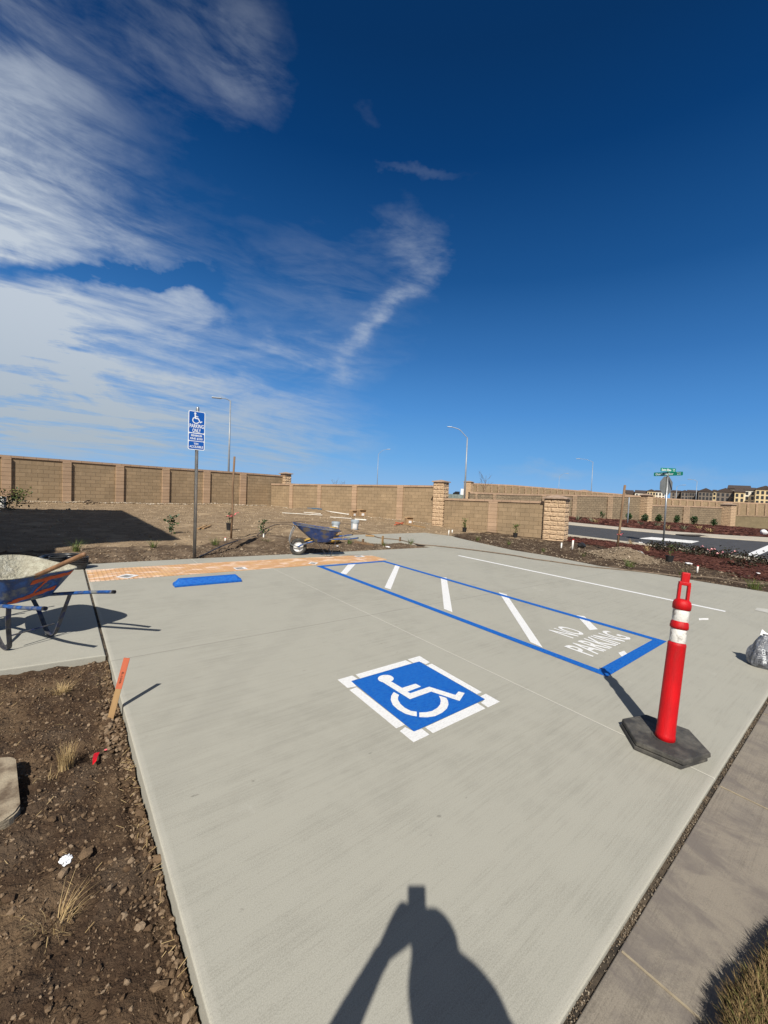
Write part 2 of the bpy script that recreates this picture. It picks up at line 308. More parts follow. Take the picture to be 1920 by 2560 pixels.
m_bgrey = mat('taupe_stucco', (.20, .17, .14), (.17, .145, .12), 2, .9, 0)
m_glass = mat('dark_window', (.035, .038, .042), (.05, .05, .055), 2, .2, 0)
m_skin = mat('skin', (.50, .30, .21), (.45, .26, .18), 5, .55, .1, 90)
m_cloth = mat('dark_hoodie', (.04, .045, .06), (.05, .055, .075), 8, .9, .3, 120)
m_jeans = mat('blue_jeans', (.05, .08, .15), (.07, .10, .19), 12, .9, .3, 150)
m_hair = mat('dark_hair', (.02, .014, .010), (.035, .025, .018), 20, .6, .5, 90)
m_truckw = mat('white_truck_paint', (.8, .8, .8), (.74, .74, .74), 2, .4, 0)

# ------------------------------------------------------------------ builders
def link(name, me, m_=None, parent=None):
    o = bpy.data.objects.new(name, me); C.objects.link(o)
    if m_ is not None and me is not None: me.materials.append(m_)
    if parent is not None: o.parent = parent
    return o
def mesh(name, V, Fc, m_=None, parent=None, smooth=False, uvs=None):
    me = bpy.data.meshes.new(name); me.from_pydata([tuple(v) for v in V], [], [tuple(f) for f in Fc]); me.update()
    if smooth: me.polygons.foreach_set('use_smooth', [True] * len(me.polygons))
    if uvs is not None:
        l = me.uv_layers.new(name='UVMap')
        for p in me.polygons:
            for li in p.loop_indices: l.data[li].uv = uvs(me.vertices[me.loops[li].vertex_index].co, p)
    return link(name, me, m_, parent)
def frombm(name, bm, m_=None, parent=None, smooth=False, angle=None):
    bmesh.ops.recalc_face_normals(bm, faces=bm.faces)
    me = bpy.data.meshes.new(name); bm.to_mesh(me); bm.free()
    if smooth: me.polygons.foreach_set('use_smooth', [True] * len(me.polygons))
    o = link(name, me, m_, parent)
    return o
def tag(o, label, cat, group=None):
    o['label'] = label; o['category'] = cat
    if group: o['group'] = group
    return o
def struct(o, kind='structure'): o['kind'] = kind; return o
def empty(name, loc, label, cat, group=None, rz=0, tilt=False):
    o = bpy.data.objects.new(name, None); C.objects.link(o); o.empty_display_size = .1
    M_ = Matrix.Translation(Vector(loc)) @ (TILT if tilt else Matrix.Identity(4)) @ Matrix.Rotation(rz, 4, 'Z')
    o.matrix_world = M_; tag(o, label, cat, group); return o
def bx(bm, c, s, rot=None, bev=0):
    r = bmesh.ops.create_cube(bm, size=1); vs = r['verts']
    M_ = Matrix.Translation(Vector(c)) @ (rot or Matrix.Identity(4)) @ Matrix.Diagonal((*s, 1)); bmesh.ops.transform(bm, matrix=M_, verts=vs)
    if bev:
        es = list({e for v in vs for e in v.link_edges}); bmesh.ops.bevel(bm, geom=es, offset=bev, segments=2, affect='EDGES', profile=.6)
def tube(bm, pts, r, seg=10, cap=True, radii=None):
    pts = [Vector(p) for p in pts]; rings = []
    up = None
    for i, p in enumerate(pts):
        d = (pts[min(i + 1, len(pts) - 1)] - pts[max(i - 1, 0)]).normalized()
        if up is None:
            up = d.orthogonal().normalized()
        up = (up - d * up.dot(d)).normalized() if (up - d * up.dot(d)).length > 1e-6 else d.orthogonal().normalized()
        s = d.cross(up); rr = radii[i] if radii else r
        rings.append([bm.verts.new(p + (up * math.cos(a) + s * math.sin(a)) * rr) for a in [2 * math.pi * j / seg for j in range(seg)]])
    for a, b in zip(rings, rings[1:]):
        for j in range(seg): bm.faces.new((a[j], a[(j + 1) % seg], b[(j + 1) % seg], b[j]))
    if cap: bm.faces.new(rings[0][::-1]); bm.faces.new(rings[-1])
def lathe(bm, prof, seg=28, M_=None, cap=True):
    M_ = M_ or Matrix.Identity(4); rings = []
    for r, z in prof: rings.append([bm.verts.new(M_ @ Vector((r * math.cos(2 * math.pi * j / seg), r * math.sin(2 * math.pi * j / seg), z))) for j in range(seg)])
    for a, b in zip(rings, rings[1:]):
        for j in range(seg): bm.faces.new((a[j], a[(j + 1) % seg], b[(j + 1) % seg], b[j]))
    if cap and prof[0][0] > 1e-4: bm.faces.new(rings[0][::-1])
    if cap and prof[-1][0] > 1e-4: bm.faces.new(rings[-1])
def smoothline(pts, n=6):
    pts = [Vector(p) for p in pts]; out = []
    for i in range(len(pts) - 1):
        p0, p1, p2, p3 = pts[max(i - 1, 0)], pts[i], pts[i + 1], pts[min(i + 2, len(pts) - 1)]
        for k in range(n):
            t = k / n
            out.append(.5 * ((2 * p1) + (p2 - p0) * t + (2 * p0 - 5 * p1 + 4 * p2 - p3) * t * t + (3 * p1 - p0 - 3 * p2 + p3) * t ** 3))
    out.append(pts[-1]); return out
def slab(name, poly, z, th, m_, bev=0, parent=None):
    bm = bmesh.new(); vs = [bm.verts.new((p[0], p[1], z)) for p in poly]; f = bm.faces.new(vs)
    if f.normal.z < 0: f.normal_flip()
    f.normal_update()
    if f.normal.z < 0: bmesh.ops.reverse_faces(bm, faces=[f])
    if th:
        r = bmesh.ops.extrude_face_region(bm, geom=[f]); vv = [g for g in r['geom'] if isinstance(g, bmesh.types.BMVert)]
        bmesh.ops.translate(bm, verts=vv, vec=(0, 0, -th)); bmesh.ops.recalc_face_normals(bm, faces=bm.faces)
        if bev:
            es = [e for e in bm.edges if all(abs(v.co.z - z) < 1e-5 for v in e.verts)]
            bmesh.ops.bevel(bm, geom=es, offset=bev, segments=3, affect='EDGES', profile=.6)
    return frombm(name, bm, m_, parent)
def sheet(name, poly, m_, parent=None, z=.004, th=.0015):
    return slab(name, poly, z, th, m_, 0, parent)
def fbm(x, y, s, o=4, seed=0):
    return noise.fractal(Vector((x * s, y * s, seed)), 1, 2, o)
def inpoly(x, y, poly):
    c = False; j = len(poly) - 1
    for i in range(len(poly)):
        if (poly[i][1] > y) != (poly[j][1] > y) and x < (poly[j][0] - poly[i][0]) * (y - poly[i][1]) / (poly[j][1] - poly[i][1]) + poly[i][0]: c = not c
        j = i
    return c
def grid(name, x0, x1, y0, y1, res, zf, m_, keep=None):
    nx, ny = int((x1 - x0) / res) + 1, int((y1 - y0) / res) + 1
    V = [(x0 + i * res, y0 + j * res, zf(x0 + i * res, y0 + j * res)) for j in range(ny) for i in range(nx)]
    Fc = []
    for j in range(ny - 1):
        for i in range(nx - 1):
            if keep and not keep(x0 + (i + .5) * res, y0 + (j + .5) * res): continue
            a = j * nx + i; Fc.append((a, a + 1, a + nx + 1, a + nx))
    return mesh(name, V, Fc, m_, smooth=True)
def scatter(name, pts, sizes, m_, aspect=(1, .8, .6), flat=False, jit=.25, templ='ico', kind='stuff', label=None):
    """one mesh of many small loose pieces"""
    bm = bmesh.new()
    if templ == 'ico': bmesh.ops.create_icosphere(bm, subdivisions=1, radius=.5)
    else: bmesh.ops.create_cube(bm, size=1)
    T = np.array([v.co[:] for v in bm.verts]); TF = [[v.index for v in f.verts] for f in bm.faces]; bm.free()
    nv = len(T); n = len(pts); V = np.zeros((n, nv, 3))
    P = np.array(pts)
    for i in range(n):
        t = T * (1 + rng.uniform(-jit, jit, (nv, 1))) * np.array(aspect) * rng.uniform(.7, 1.3, 3) * sizes[i]
        a = rng.uniform(0, 6.28); b = rng.normal(0, .35 if flat else 1.0)
        ca, sa, cb, sb = math.cos(a), math.sin(a), math.cos(b), math.sin(b)
        R_ = np.array([[ca, -sa, 0], [sa, ca, 0], [0, 0, 1]]) @ np.array([[1, 0, 0], [0, cb, -sb], [0, sb, cb]])
        V[i] = t @ R_.T + P[i]
    Fc = []
    for i in range(n):
        o = i * nv
        for f in TF: Fc.append(tuple(o + q for q in f))
    o = mesh(name, V.reshape(-1, 3), Fc, m_); o['kind'] = kind
    if label: o['label'] = label
    return o
def blades(name, base, n, spread, h, m_, parent=None, lean=.5, wd=.004, segs=3, droop=.3, rnd=random):
    """grass blades as narrow bent strips"""
    V = []; Fc = []
    for i in range(n):
        a = rnd.uniform(0, 6.283); rr = spread * math.sqrt(rnd.random()); bx_, by_ = rr * math.cos(a), rr * math.sin(a)
        a2 = a + rnd.uniform(-.9, .9); ln = lean * rnd.uniform(.2, 1.2); hh = h * rnd.uniform(.55, 1.1); q = len(V)
        sx, sy_ = -math.sin(a2), math.cos(a2)
        for k in range(segs + 1):
            t = k / segs; off = ln * hh * t ** 1.6; z = hh * (t - droop * t * t * rnd.uniform(.6, 1.0)); ww = wd * (1 - t * .9) / 2
            cx, cy2 = bx_ + math.cos(a2) * off, by_ + math.sin(a2) * off
            V += [(base[0] + cx - sx * ww, base[1] + cy2 - sy_ * ww, base[2] + z), (base[0] + cx + sx * ww, base[1] + cy2 + sy_ * ww, base[2] + z)]
            if k: Fc.append((q + 2 * k - 2, q + 2 * k - 1, q + 2 * k + 1, q + 2 * k))
    return mesh(name, V, Fc, m_, parent)
def leaves(name, pts, size, m_, parent=None, aspect=2.0, up=.3, rnd=random):
    V = []; Fc = []
    for p in pts:
        d = Vector((rnd.gauss(0, 1), rnd.gauss(0, 1), rnd.gauss(up, .6))).normalized(); s = d.orthogonal().normalized()
        s = Matrix.Rotation(rnd.uniform(0, 6.28), 3, d) @ s; L = size * rnd.uniform(.7, 1.3); Wd = L / aspect; nrm = d.cross(s) * (L * .12); q = len(V); p = Vector(p)
        V += [p, p + d * L * .35 + s * Wd * .5 + nrm, p + d * L * .75 + s * Wd * .4 + nrm * .6, p + d * L, p + d * L * .75 - s * Wd * .4 + nrm * .6, p + d * L * .35 - s * Wd * .5 + nrm]
        Fc += [(q, q + 1, q + 2, q + 3), (q, q + 3, q + 4, q + 5)]
    return mesh(name, V, Fc, m_, parent)
def text_ob(name, body, wd, ht, m_, parent=None, bold=.0, th=.002):
    """lettering as mesh, fitted to a wd x ht box centred on the origin in the XY plane"""
    cu = bpy.data.curves.new('lettering', 'FONT'); cu.body = body; cu.size = 1; cu.offset = bold; cu.extrude = .01; cu.resolution_u = 3
    cu.align_x = 'CENTER'
    t = bpy.data.objects.new('tmp', cu); C.objects.link(t)
    dg = bpy.context.evaluated_depsgraph_get(); me = bpy.data.meshes.new_from_object(t.evaluated_get(dg)); bpy.data.objects.remove(t)
    co = np.array([v.co[:] for v in me.vertices]); mn, mx = co.min(0), co.max(0)
    for v in me.vertices:
        v.co = ((v.co.x - (mn[0] + mx[0]) / 2) / (mx[0] - mn[0]) * wd, (v.co.y - (mn[1] + mx[1]) / 2) / (mx[1] - mn[1]) * ht, (v.co.z - mn[2]) / (mx[2] - mn[2]) * th)
    me.materials.clear(); return link(name, me, m_, parent)

# ------------------------------------------------------------------ ground
def z_lot(x, y):
    z = -.05 + .035 * fbm(x, y, .8, 4, 3) + .022 * fbm(x, y, 4, 4, 9)
    for mx_, my_, hh, rr in ((11.2, 21.6, .22, .9), (12.3, 21.0, .15, .8), (7.7, 24.7, .10, .9), (14.3, 15.6, .10, .8), (2.9, 9.8, -.02, 1), (5.1, 9.6, .10, .8), (4.7, 10.6, .12, .8)):
        z += hh * math.exp(-((x - mx_) ** 2 + (y - my_) ** 2) / rr ** 2)
    return z
SLAB = [(.385, .487), (.385, 8.42), (2.0, 8.42), (5.5, 8.33), (8.9, 8.30), (8.46, 9.36), (7.35, 9.46), (7.45, 11.2), (11.5, 11.4), (11.93, 10.32), (11.66, 9.64), (11.18, 7.17), (11.36, 6.0), (11.28, 5.27), (11.2, 4.5), (11.53, 3.8), (11.68, 2.9), (11.7, 2.5), (11.92, 1.3), (12.1, .487)]
WALKL = [(-6, 4.42), (-.32, 4.24), (.362, 4.18), (.362, 8.42), (-6, 8.5)]
gr = struct(mesh('ground', [(-900, -900, -.16), (900, -900, -.16), (900, 900, -.16), (-900, 900, -.16)], [(0, 1, 2, 3)], m_dirt))
def in_lot(x, y): return not inpoly(x, y, [(p[0] * 1.0, p[1]) for p in [(.3, .3), (.3, 8.5), (8.8, 8.4), (8.4, 9.4), (7.4, 9.5), (7.5, 11.1), (11.4, 11.3), (11.8, 10.3), (11.5, 9.6), (11.1, 7.1), (11.2, 5), (11.6, 2.5), (12, .3)]])
struct(grid('dirt_lot', -14, 15.9, 8.44, 27.5, .1, z_lot, m_dirt, keep=in_lot))
# dark planting strip behind the kerb
BEDB = [(-4, 8.42), (8.9, 8.30), (8.45, 9.38), (7.33, 9.5), (7.3, 10.2), (6.6, 10.0), (5.9, 11.2), (4.2, 10.9), (2.7, 10.5), (1.0, 10.3), (-4, 10.3)]
struct(grid('planting_strip', -4, 9, 8.35, 11.3, .05, lambda x, y: z_lot(x, y) + .014 + .022 * fbm(x, y, 7, 3, 4), mat('strip_soil', (.19, .138, .092), (.095, .066, .043), 1.6, .97, .9, 30, detail=10, c3=(.24, .18, .12), spec=.1, bdist=.03), keep=lambda x, y: inpoly(x + .18 * fbm(x, y, 1.5, 3, 2), y + (.2 * fbm(x, y, 1.7, 3, 7) if y > 9.2 else 0), BEDB)))
struct(slab('parking_slab', SLAB, 0, .15, m_slab, .012))
struct(slab('side_path', WALKL, -.001, .15, m_walk, .012))
struct(slab('old_pavement', [(-8, .10), (-8, .462), (30, .462), (30, -5.5), (1.9, .06), (1.4, .10)], -.012, .12, m_old, .008))
struct(slab('joint_filler', [(-8, .45), (-8, .49), (30, .49), (30, .45)], -.024, .1, m_hole))
struct(slab('joint_filler', [(.36, 4.19), (.36, 8.4), (.388, 8.4), (.388, 4.19)], -.016, .1, m_hole))
# joints of the old pavement: narrow grooves of paler mortar
for x in (.18, 1.65, 3.13, 4.6, 6.1):
    struct(slab('pavement_joint', [(x - .005, .182), (x + .004, .182), (x + .005, .453), (x - .004, .453)], -.0085, .002, mat('joint_mortar', (.36, .30, .20), (.27, .22, .15), 30, .9)))
# concrete grit along the ragged filler
pts = []; sz = []
for i in range(5200):
    x = rng.uniform(.3, 8); cl = fbm(x, 0, 3.5, 3, 4)
    if cl < -.05 and rng.random() < .75: continue
    pts.append((x, rng.normal(.473 + .004 * math.sin(x * 5), .0075), rng.uniform(-.022, -.012))); sz.append(rng.uniform(.002, .0075))
scatter('joint_grit', pts, sz, mat('grit', (.07, .05, .032), (.17, .125, .08), island=True, rough=.95, c3=(.34, .29, .22)))
# near bed on the left
def z_bed(x, y):
    z = -.058 + .024 * fbm(x, y, 1.6, 3, 1) + .020 * fbm(x, y, 8, 4, 5) + .009 * fbm(x, y, 34, 3, 8)
    z -= .012 * (x > .3); z += .03 * math.exp(-((x - .32) ** 2 + (y - 3.0) ** 2) / .02)
    return min(z, -.022)
struct(grid('soil_bed', -1.9, .384, -.7, 4.5, .0125, z_bed, m_soil, keep=lambda x, y: y < 4.2 - .045 * (x - .3)))
pts = []; sz = []
for i in range(15000):
    x = rng.uniform(-1.0, .375); y = rng.uniform(.3, 4.17)
    s = min(.004 + rng.exponential(.0052), .034); pts.append((x, y, z_bed(x, y) + s * .12)); sz.append(s)
for i in range(800):
    y = rng.uniform(.3, 4.1); x = .375 - abs(rng.normal(0, .035)); s = rng.uniform(.006, .026); pts.append((x, y, z_bed(x, y) + s * .2)); sz.append(s)
for i in range(260):
    x = rng.normal(.31, .035); y = rng.normal(3.02, .13); s = rng.uniform(.018, .04)
    if x < .37: pts.append((x, y, z_bed(x, y) + s * .3)); sz.append(s)
for p in ((1190 * .3375, 1640 + 1500 * .3375), (760, 190), (655, 520), (950, 1160)):
    pass
scatter('soil_clods', pts, sz, m_clod, label='loose clods and pebbles over the dark soil bed')
pts = []; sz = []
for (px, py, s) in ((400, 2148, .06), (258, 1702, .035), (222, 1814, .028), (350, 2030, .045), (310, 2300, .03), (350, 2325, .035), (372, 2330, .03), (155, 2195, .045), (215, 2140, .05), (436, 2340, .022), (70, 1716, .04), (320, 1960, .035), (130, 2060, .04), (395, 2470, .04), (470, 2540, .05), (120, 1900, .035), (20, 2250, .04)):
    P = at(px, py, -.06); pts.append((P.x, P.y, z_bed(P.x, P.y) + s * .15)); sz.append(s)
scatter('soil_stones', pts, sz, m_clod, aspect=(1.3, .9, .5), flat=True, label='larger pale stones lying in the soil bed')
# straw litter at the slab edge
V = []; Fc = []
for i in range(330):
    y = rng.uniform(.4, 4.1) if i % 3 else rng.uniform(.4, 1.3); x = .372 - abs(rng.normal(0, .03)) if i % 2 else rng.uniform(-.9, .36)
    a = rng.uniform(0, 3.14); L = rng.uniform(.012, .05); z = z_bed(x, y) + .008; q = len(V); wv = .0011
    dx, dy = math.cos(a) * L / 2, math.sin(a) * L / 2; nx_, ny_ = -math.sin(a) * wv, math.cos(a) * wv
    V += [(x - dx - nx_, y - dy - ny_, z), (x + dx - nx_, y + dy - ny_, z + .006), (x + dx + nx_, y + dy + ny_, z + .006), (x - dx + nx_, y - dy + ny_, z)]; Fc.append((q, q + 1, q + 2, q + 3))
o = mesh('straw_litter', V, Fc, m_straw); o['kind'] = 'stuff'
# loose stones: strip behind the kerb, lot, foot of the walls
pts = []; sz = []
while len(pts) < 6500:
    x = rng.uniform(-1, 8.6); y = 8.45 + abs(rng.normal(0, .8))
    if y > 10.4 or not inpoly(x, y, BEDB): continue
    s = min(.008 + rng.exponential(.012), .07); pts.append((x, y, z_lot(x, y) + .02)); sz.append(s)
scatter('strip_clods', pts, sz, mat('strip_clod', (.07, .048, .032), (.15, .105, .07), island=True, rough=.97, c3=(.30, .235, .165)), label='loose clods on the planting strip behind the kerb')
pts = []; sz = []
while len(pts) < 9000:
    x = rng.uniform(-3, 15.5); y = rng.uniform(9.5, 26)
    if not in_lot(x, y) or (x > 14.9 and y < 17): continue
    s = min(.012 + rng.exponential(.018), .12); pts.append((x, y, z_lot(x, y) + s * .1)); sz.append(s)
scatter('lot_stones', pts, sz, mat('lot_stone', (.27, .20, .125), (.36, .27, .175), island=True, rough=.97, c3=(.42, .34, .25)), label='clods strewn over the bare dirt lot')

# ------------------------------------------------------------------ walls
def wall_run(name, label, st, th, m_panel, m_p, m_c, pil=(), pw=.33, pout=.07, cap_h=.10, group=None, capout=.04, cat='wall', row=.18):
    """st: list of (base Vector, height). Runs in world metres, plumb along UPV."""
    root = empty(name, st[0][0], label, cat, group)
    inv = root.matrix_world.inverted()
    B = [Vector(s[0]) for s in st]; Hh = [s[1] for s in st]
    cum = [0]
    for a, b in zip(B, B[1:]): cum.append(cum[-1] + (b - a).length)
    V = []; UV = []; Fc = []
    def nrm(i):
        a = B[max(i - 1, 0)]; b = B[min(i + 1, len(B) - 1)]; d = (b - a); n = Vector((d.y, -d.x, 0)).normalized()
        if n.dot(-B[i]) < 0: n = -n
        return n                                          # towards the viewer's side
    def strip(parts, off0, off1, zlo, zhi, vfun):
        V = []; UVv = []; Fc = []
        for i in range(len(B)):
            n = nrm(i)
            lo = B[i] + UPV * zlo(i) ; hi = B[i] + UPV * zhi(i)
            for o_ in (off0, off1):
                V += [inv @ (lo + n * o_), inv @ (hi + n * o_)]; UVv += [(cum[i], zlo(i) - Hh[i]), (cum[i], zhi(i) - Hh[i])]
        for i in range(len(B) - 1):
            a = i * 4; b = a + 4
            Fc += [(a, b, b + 1, a + 1), (a + 2, a + 3, b + 3, b + 2), (a + 1, b + 1, b + 3, a + 3), (a, a + 2, b + 2, b)]
        e = (len(B) - 1) * 4; Fc += [(0, 1, 3, 2), (e, e + 2, e + 3, e + 1)]
        return V, UVv, Fc
    def mk(nm, V, UVv, Fc, mm):
        me = bpy.data.meshes.new(nm); me.from_pydata(V, [], Fc); me.update(); l = me.uv_layers.new()
        for lp in me.loops: l.data[lp.index].uv = UVv[lp.vertex_index]
        bm = bmesh.new(); bm.from_mesh(me); bmesh.ops.recalc_face_normals(bm, faces=bm.faces); bm.to_mesh(me); bm.free()
        return link(nm, me, mm, root)
    V, UVv, Fc = strip(None, 0, -th, lambda i: -.35, lambda i: Hh[i] - cap_h, None); mk('wall_panel', V, UVv, Fc, m_panel)
    V, UVv, Fc = strip(None, capout, -th - capout, lambda i: Hh[i] - cap_h + .002, lambda i: Hh[i], None); mk('coping', V, UVv, Fc, m_c)
    def point(s):
        for i in range(len(cum) - 1):
            if s <= cum[i + 1] or i == len(cum) - 2:
                t = (s - cum[i]) / (cum[i + 1] - cum[i]); return B[i].lerp(B[i + 1], t), Hh[i] + (Hh[i + 1] - Hh[i]) * t, (B[i + 1] - B[i]).normalized(), nrm(i)
    for (s0, s1) in pil:
        P0, h0, d, n = point(s0); P1, h1, _, _ = point(s1)
        V = []; UVv = []
        for P, h in ((P0, h0), (P1, h1)):
            for o_ in (-.03, pout):
                for zz_ in (-.35, h - cap_h - .004): V.append(inv @ (P + n * o_ + UPV * zz_)); UVv.append((0.5 if P is P0 else .5 + (s1 - s0), zz_ - h))
        Fc = [(0, 1, 3, 2), (4, 6, 7, 5), (2, 3, 7, 6), (0, 4, 5, 1), (1, 5, 7, 3), (0, 2, 6, 4)]
        mk('pilaster', V, UVv, Fc, m_p)
    return root, cum
# left wall: straight run fitted through the measured feet
A0 = at(*z1(8, 752)); A1 = at(*z1(1588, 781)); dirA = (A1 - A0).normalized()
ext = A0 - dirA * 6.0; endA = A1 + dirA * 2.85
def on_wall(px, P0, d):      # where the pixel column's vertical plane meets the wall line
    a = at(px[0], px[1]); r = Vector((a.x, a.y)); D = Vector((P0.x, P0.y)); dd = Vector((d.x, d.y))
    den_ = r.x * -dd.y + r.y * dd.x
    s = (D.x * r.y - D.y * r.x) / (dd.y * r.x - dd.x * r.y) if abs(dd.y * r.x - dd.x * r.y) > 1e-9 else 0
    return s
stA = [(ext, 1.95), (A0, 1.95), (A0.lerp(A1, .25), 1.97), (A0.lerp(A1, .5), 1.99), (A0.lerp(A1, .78), 2.04), (A1, 2.07), (endA, 2.10)]
pl_ = []
for a, b, yb in ((8, 70, 752), (403, 458, 757), (747, 797, 765), (1047, 1092, 770), (1313, 1355, 775), (1550, 1588, 780)):
    s0 = on_wall(z1(a, yb), A0, dirA) + 6.0; s1 = on_wall(z1(b, yb), A0, dirA) + 6.0; pl_.append((s0, s1))
pl_ = [(pl_[0][0] - 2.05, pl_[0][1] - 2.05), (pl_[0][0] - 4.1, pl_[0][1] - 4.1)] + pl_
wall_run('block_wall', 'long tan block wall with pinkish pilasters at the far left of the dirt lot', stA, .2, m_block, m_pil, m_cap, pil=pl_, pout=.10)
# middle wall running towards the big pillar
def stn(f_, pb, pt): b = at(*f_(*pb)); return (b, rise(b, f_(*pt)[1]))
midst = [stn(z2, (97, 578), (97, 437)), stn(z2, (237, 588), (237, 439)), stn(z2, (410, 606), (410, 441)), stn(z2, (635, 632), (635, 444)), stn(z2, (930, 671), (930, 447)), stn(z2, (1140, 694), (1140, 450))]
# straighten
P0, P1 = midst[0][0], midst[-1][0]
midst2 = []
dm = (P1 - P0).normalized()
for (b, h) in midst:
    px = proj(b); s = on_wall(px, P0, dm); nb = P0 + dm * s; yt = proj(b + UPV * h)[1]; midst2.append((nb, rise(nb, yt)))
cumm = [(b - P0).length for b, h in midst2]
pm = []
for a, b, yb in ((217, 238, 587), (397, 420, 606), (620, 650, 632), (910, 948, 671)):
    pm.append((on_wall(z2(a, yb), P0, dm), on_wall(z2(b, yb), P0, dm)))
wall_run('block_wall', 'tan block wall stepping down from the left wall to the tall stone pillar', midst2, .2, m_block, m_pil, m_cap, pil=pm, pout=.06)
# low wall between the two pillars
lowst = [stn(z2, (1215, 711), (1215, 532)), stn(z2, (1530, 750), (1530, 541)), stn(z3, (205, 583), (205, 345))]
PL0, PL1 = lowst[0][0], lowst[-1][0]; dl = (PL1 - PL0).normalized()
s_mid = on_wall(proj(lowst[1][0]), PL0, dl); nb = PL0 + dl * s_mid
yt = proj(lowst[1][0] + UPV * lowst[1][1])[1]
low2 = [lowst[0], (nb, rise(nb, yt)), lowst[-1]]
wall_run('low_block_wall', 'low tan block wall between the tall stone pillar and the short capped pillar', low2, .2, m_block, m_pil, m_cap,
         pil=[(on_wall(z2(1500, 748), PL0, dl), on_wall(z2(1558, 752), PL0, dl))], pout=.05)
# split-face pillars
def rough_pillar(name, label, base, h, wd, yaw, cap_h=.14, group=None, cat='pillar', capout=.09):
    root = empty(name, base, label, cat, group, rz=yaw, tilt=True)
    bm = bmesh.new(); n = max(int(round((h - cap_h) / .19)), 3); ch = (h - cap_h) / n; rnd = random.Random(int(wd * 1000 + h * 977))
    for c in range(-1, n):
        z0 = c * ch + .006; z1_ = (c + 1) * ch - .006
        for f in range(4):
            a = f * math.pi / 2; nv = Vector((math.cos(a), math.sin(a), 0)); tv = Vector((-math.sin(a), math.cos(a), 0))
            cut = .33 if (c + f) % 2 else .66
            segs_ = [(-.5, -.5 + cut - .006 / wd), (-.5 + cut + .006 / wd, .5)]
            for (u0, u1) in segs_:
                gx = max(int((u1 - u0) * wd / .035), 3); gy = 5; vs = []
                ph = rnd.uniform(0, 99)
                for j in range(gy + 1):
                    for i in range(gx + 1):
                        u = (u0 + (u1 - u0) * i / gx) * wd; z = z0 + (z1_ - z0) * j / gy
                        edge = (i in (0, gx)) or (j in (0, gy)); dd = 0 if edge else .012 + .030 * abs(noise.fractal(Vector((u * 7 + ph, z * 9, f)), 1, 2, 3)) + rnd.uniform(0, .008)
                        vs.append(bm.verts.new(nv * (wd / 2 - .02 + dd) + tv * u * (1 - .0) + Vector((0, 0, z))))
                for j in range(gy):
                    for i in range(gx):
                        q = j * (gx + 1) + i; bm.faces.new((vs[q], vs[q + 1], vs[q + gx + 2], vs[q + gx + 1]))
    bx(bm, (0, 0, (h - cap_h) / 2 - .1), (wd - .05, wd - .05, h - cap_h + .2))
    frombm('shaft', bm, m_pilstone, root)
    bm = bmesh.new(); cw = wd + capout * 2; bx(bm, (0, 0, h - cap_h + .028), (cw, cw, .05))
    lo = [bm.verts.new((x * cw / 2 * .995, y * cw / 2 * .995, h - cap_h + .055)) for x, y in ((-1, -1), (1, -1), (1, 1), (-1, 1))]; ap = bm.verts.new((0, 0, h + .01))
    for i in range(4): bm.faces.new((lo[i], lo[(i + 1) % 4], ap))
    bm.faces.new(lo[::-1])
    frombm('pillar_cap', bm, m_capst, root); return root
yl = math.atan2(dl.y, dl.x)
b1 = at(*z2(1175, 706)); pb1 = b1 + dl * .12 + Vector((b1.x, b1.y, 0)).normalized() * .26
rough_pillar('stone_pillar', 'tall split-face stone pillar where the middle wall meets the low wall', pb1, rise(b1, z2(1175, 417)[1]) * 1.015, .60, yl, cap_h=.13, capout=.06)
b2 = at(*z3(275, 593)); pb2 = b2 + dl * .02 + Vector((b2.x, b2.y, 0)).normalized() * .36
rough_pillar('stone_pillar', 'short wide split-face pillar with pyramid cap at the street end of the low wall', pb2, rise(b2, z3(285, 310)[1]) * 1.02, .86, yl, cap_h=.17, capout=.07)
dA = math.atan2(dirA.y, dirA.x)
bE = endA + Vector((0, .1, 0)); ytop = z2(115, 362)[1]; px_, _ = proj(bE)
rough_pillar('stone_pillar', 'distant stone pillar at the right end of the long left wall', endA + dirA * .25, rise(endA, ytop), .55, dA)

# walls across the street
def stF(f_, x, yb, yt): b = at(*f_(x, yb)); return (b, rise(b, f_(x, yt)[1]))
FW0 = at(*z3(375, 447)); FW1 = at(*z3(1395, 508)); df = (FW1 - FW0).normalized()
def fst(px, yt):     # station on the street wall line below pixel column px
    s = on_wall((px, 1290 + (px - 960) * .03), FW0, df); b = FW0 + df * s; return (b, rise(b, yt)), s
def fpx(x): return z3(x, 480)[0]
S1 = [fst(z2(1375, 0)[0], z2(0, 492)[1])[0], fst(fpx(0), z3(0, 297)[1])[0], fst(fpx(400), z3(0, 303)[1])[0], fst(fpx(822), z3(0, 310)[1])[0]]
s00 = fst(z2(1375, 0)[0], 1240)[1]
pp = [(fst(fpx(a), 1240)[1] - s00, fst(fpx(b), 1240)[1] - s00) for a, b in ((-250, -235), (-135, -115), (182, 205), (380, 408), (607, 640))]
wall_run('split_face_wall', 'rough grey-brown split-face wall across the street behind the row of shrubs', S1, .3, m_split, m_pilfar, m_cap, pil=pp, pout=.12, cap_h=.16, row=.25)
S2 = [fst(fpx(882), z3(0, 368)[1])[0], fst(fpx(1100), z3(0, 373)[1])[0], fst(fpx(1352), z3(0, 382)[1])[0]]
s00 = fst(fpx(882), 1240)[1]
wall_run('split_face_wall', 'lower split-face wall across the street between two stone pillars', S2, .3, m_split, m_pilfar, m_cap, pil=[(fst(fpx(1100), 1240)[1] - s00, fst(fpx(1140), 1240)[1] - s00)], pout=.12, cap_h=.16)
yf = math.atan2(df.y, df.x)
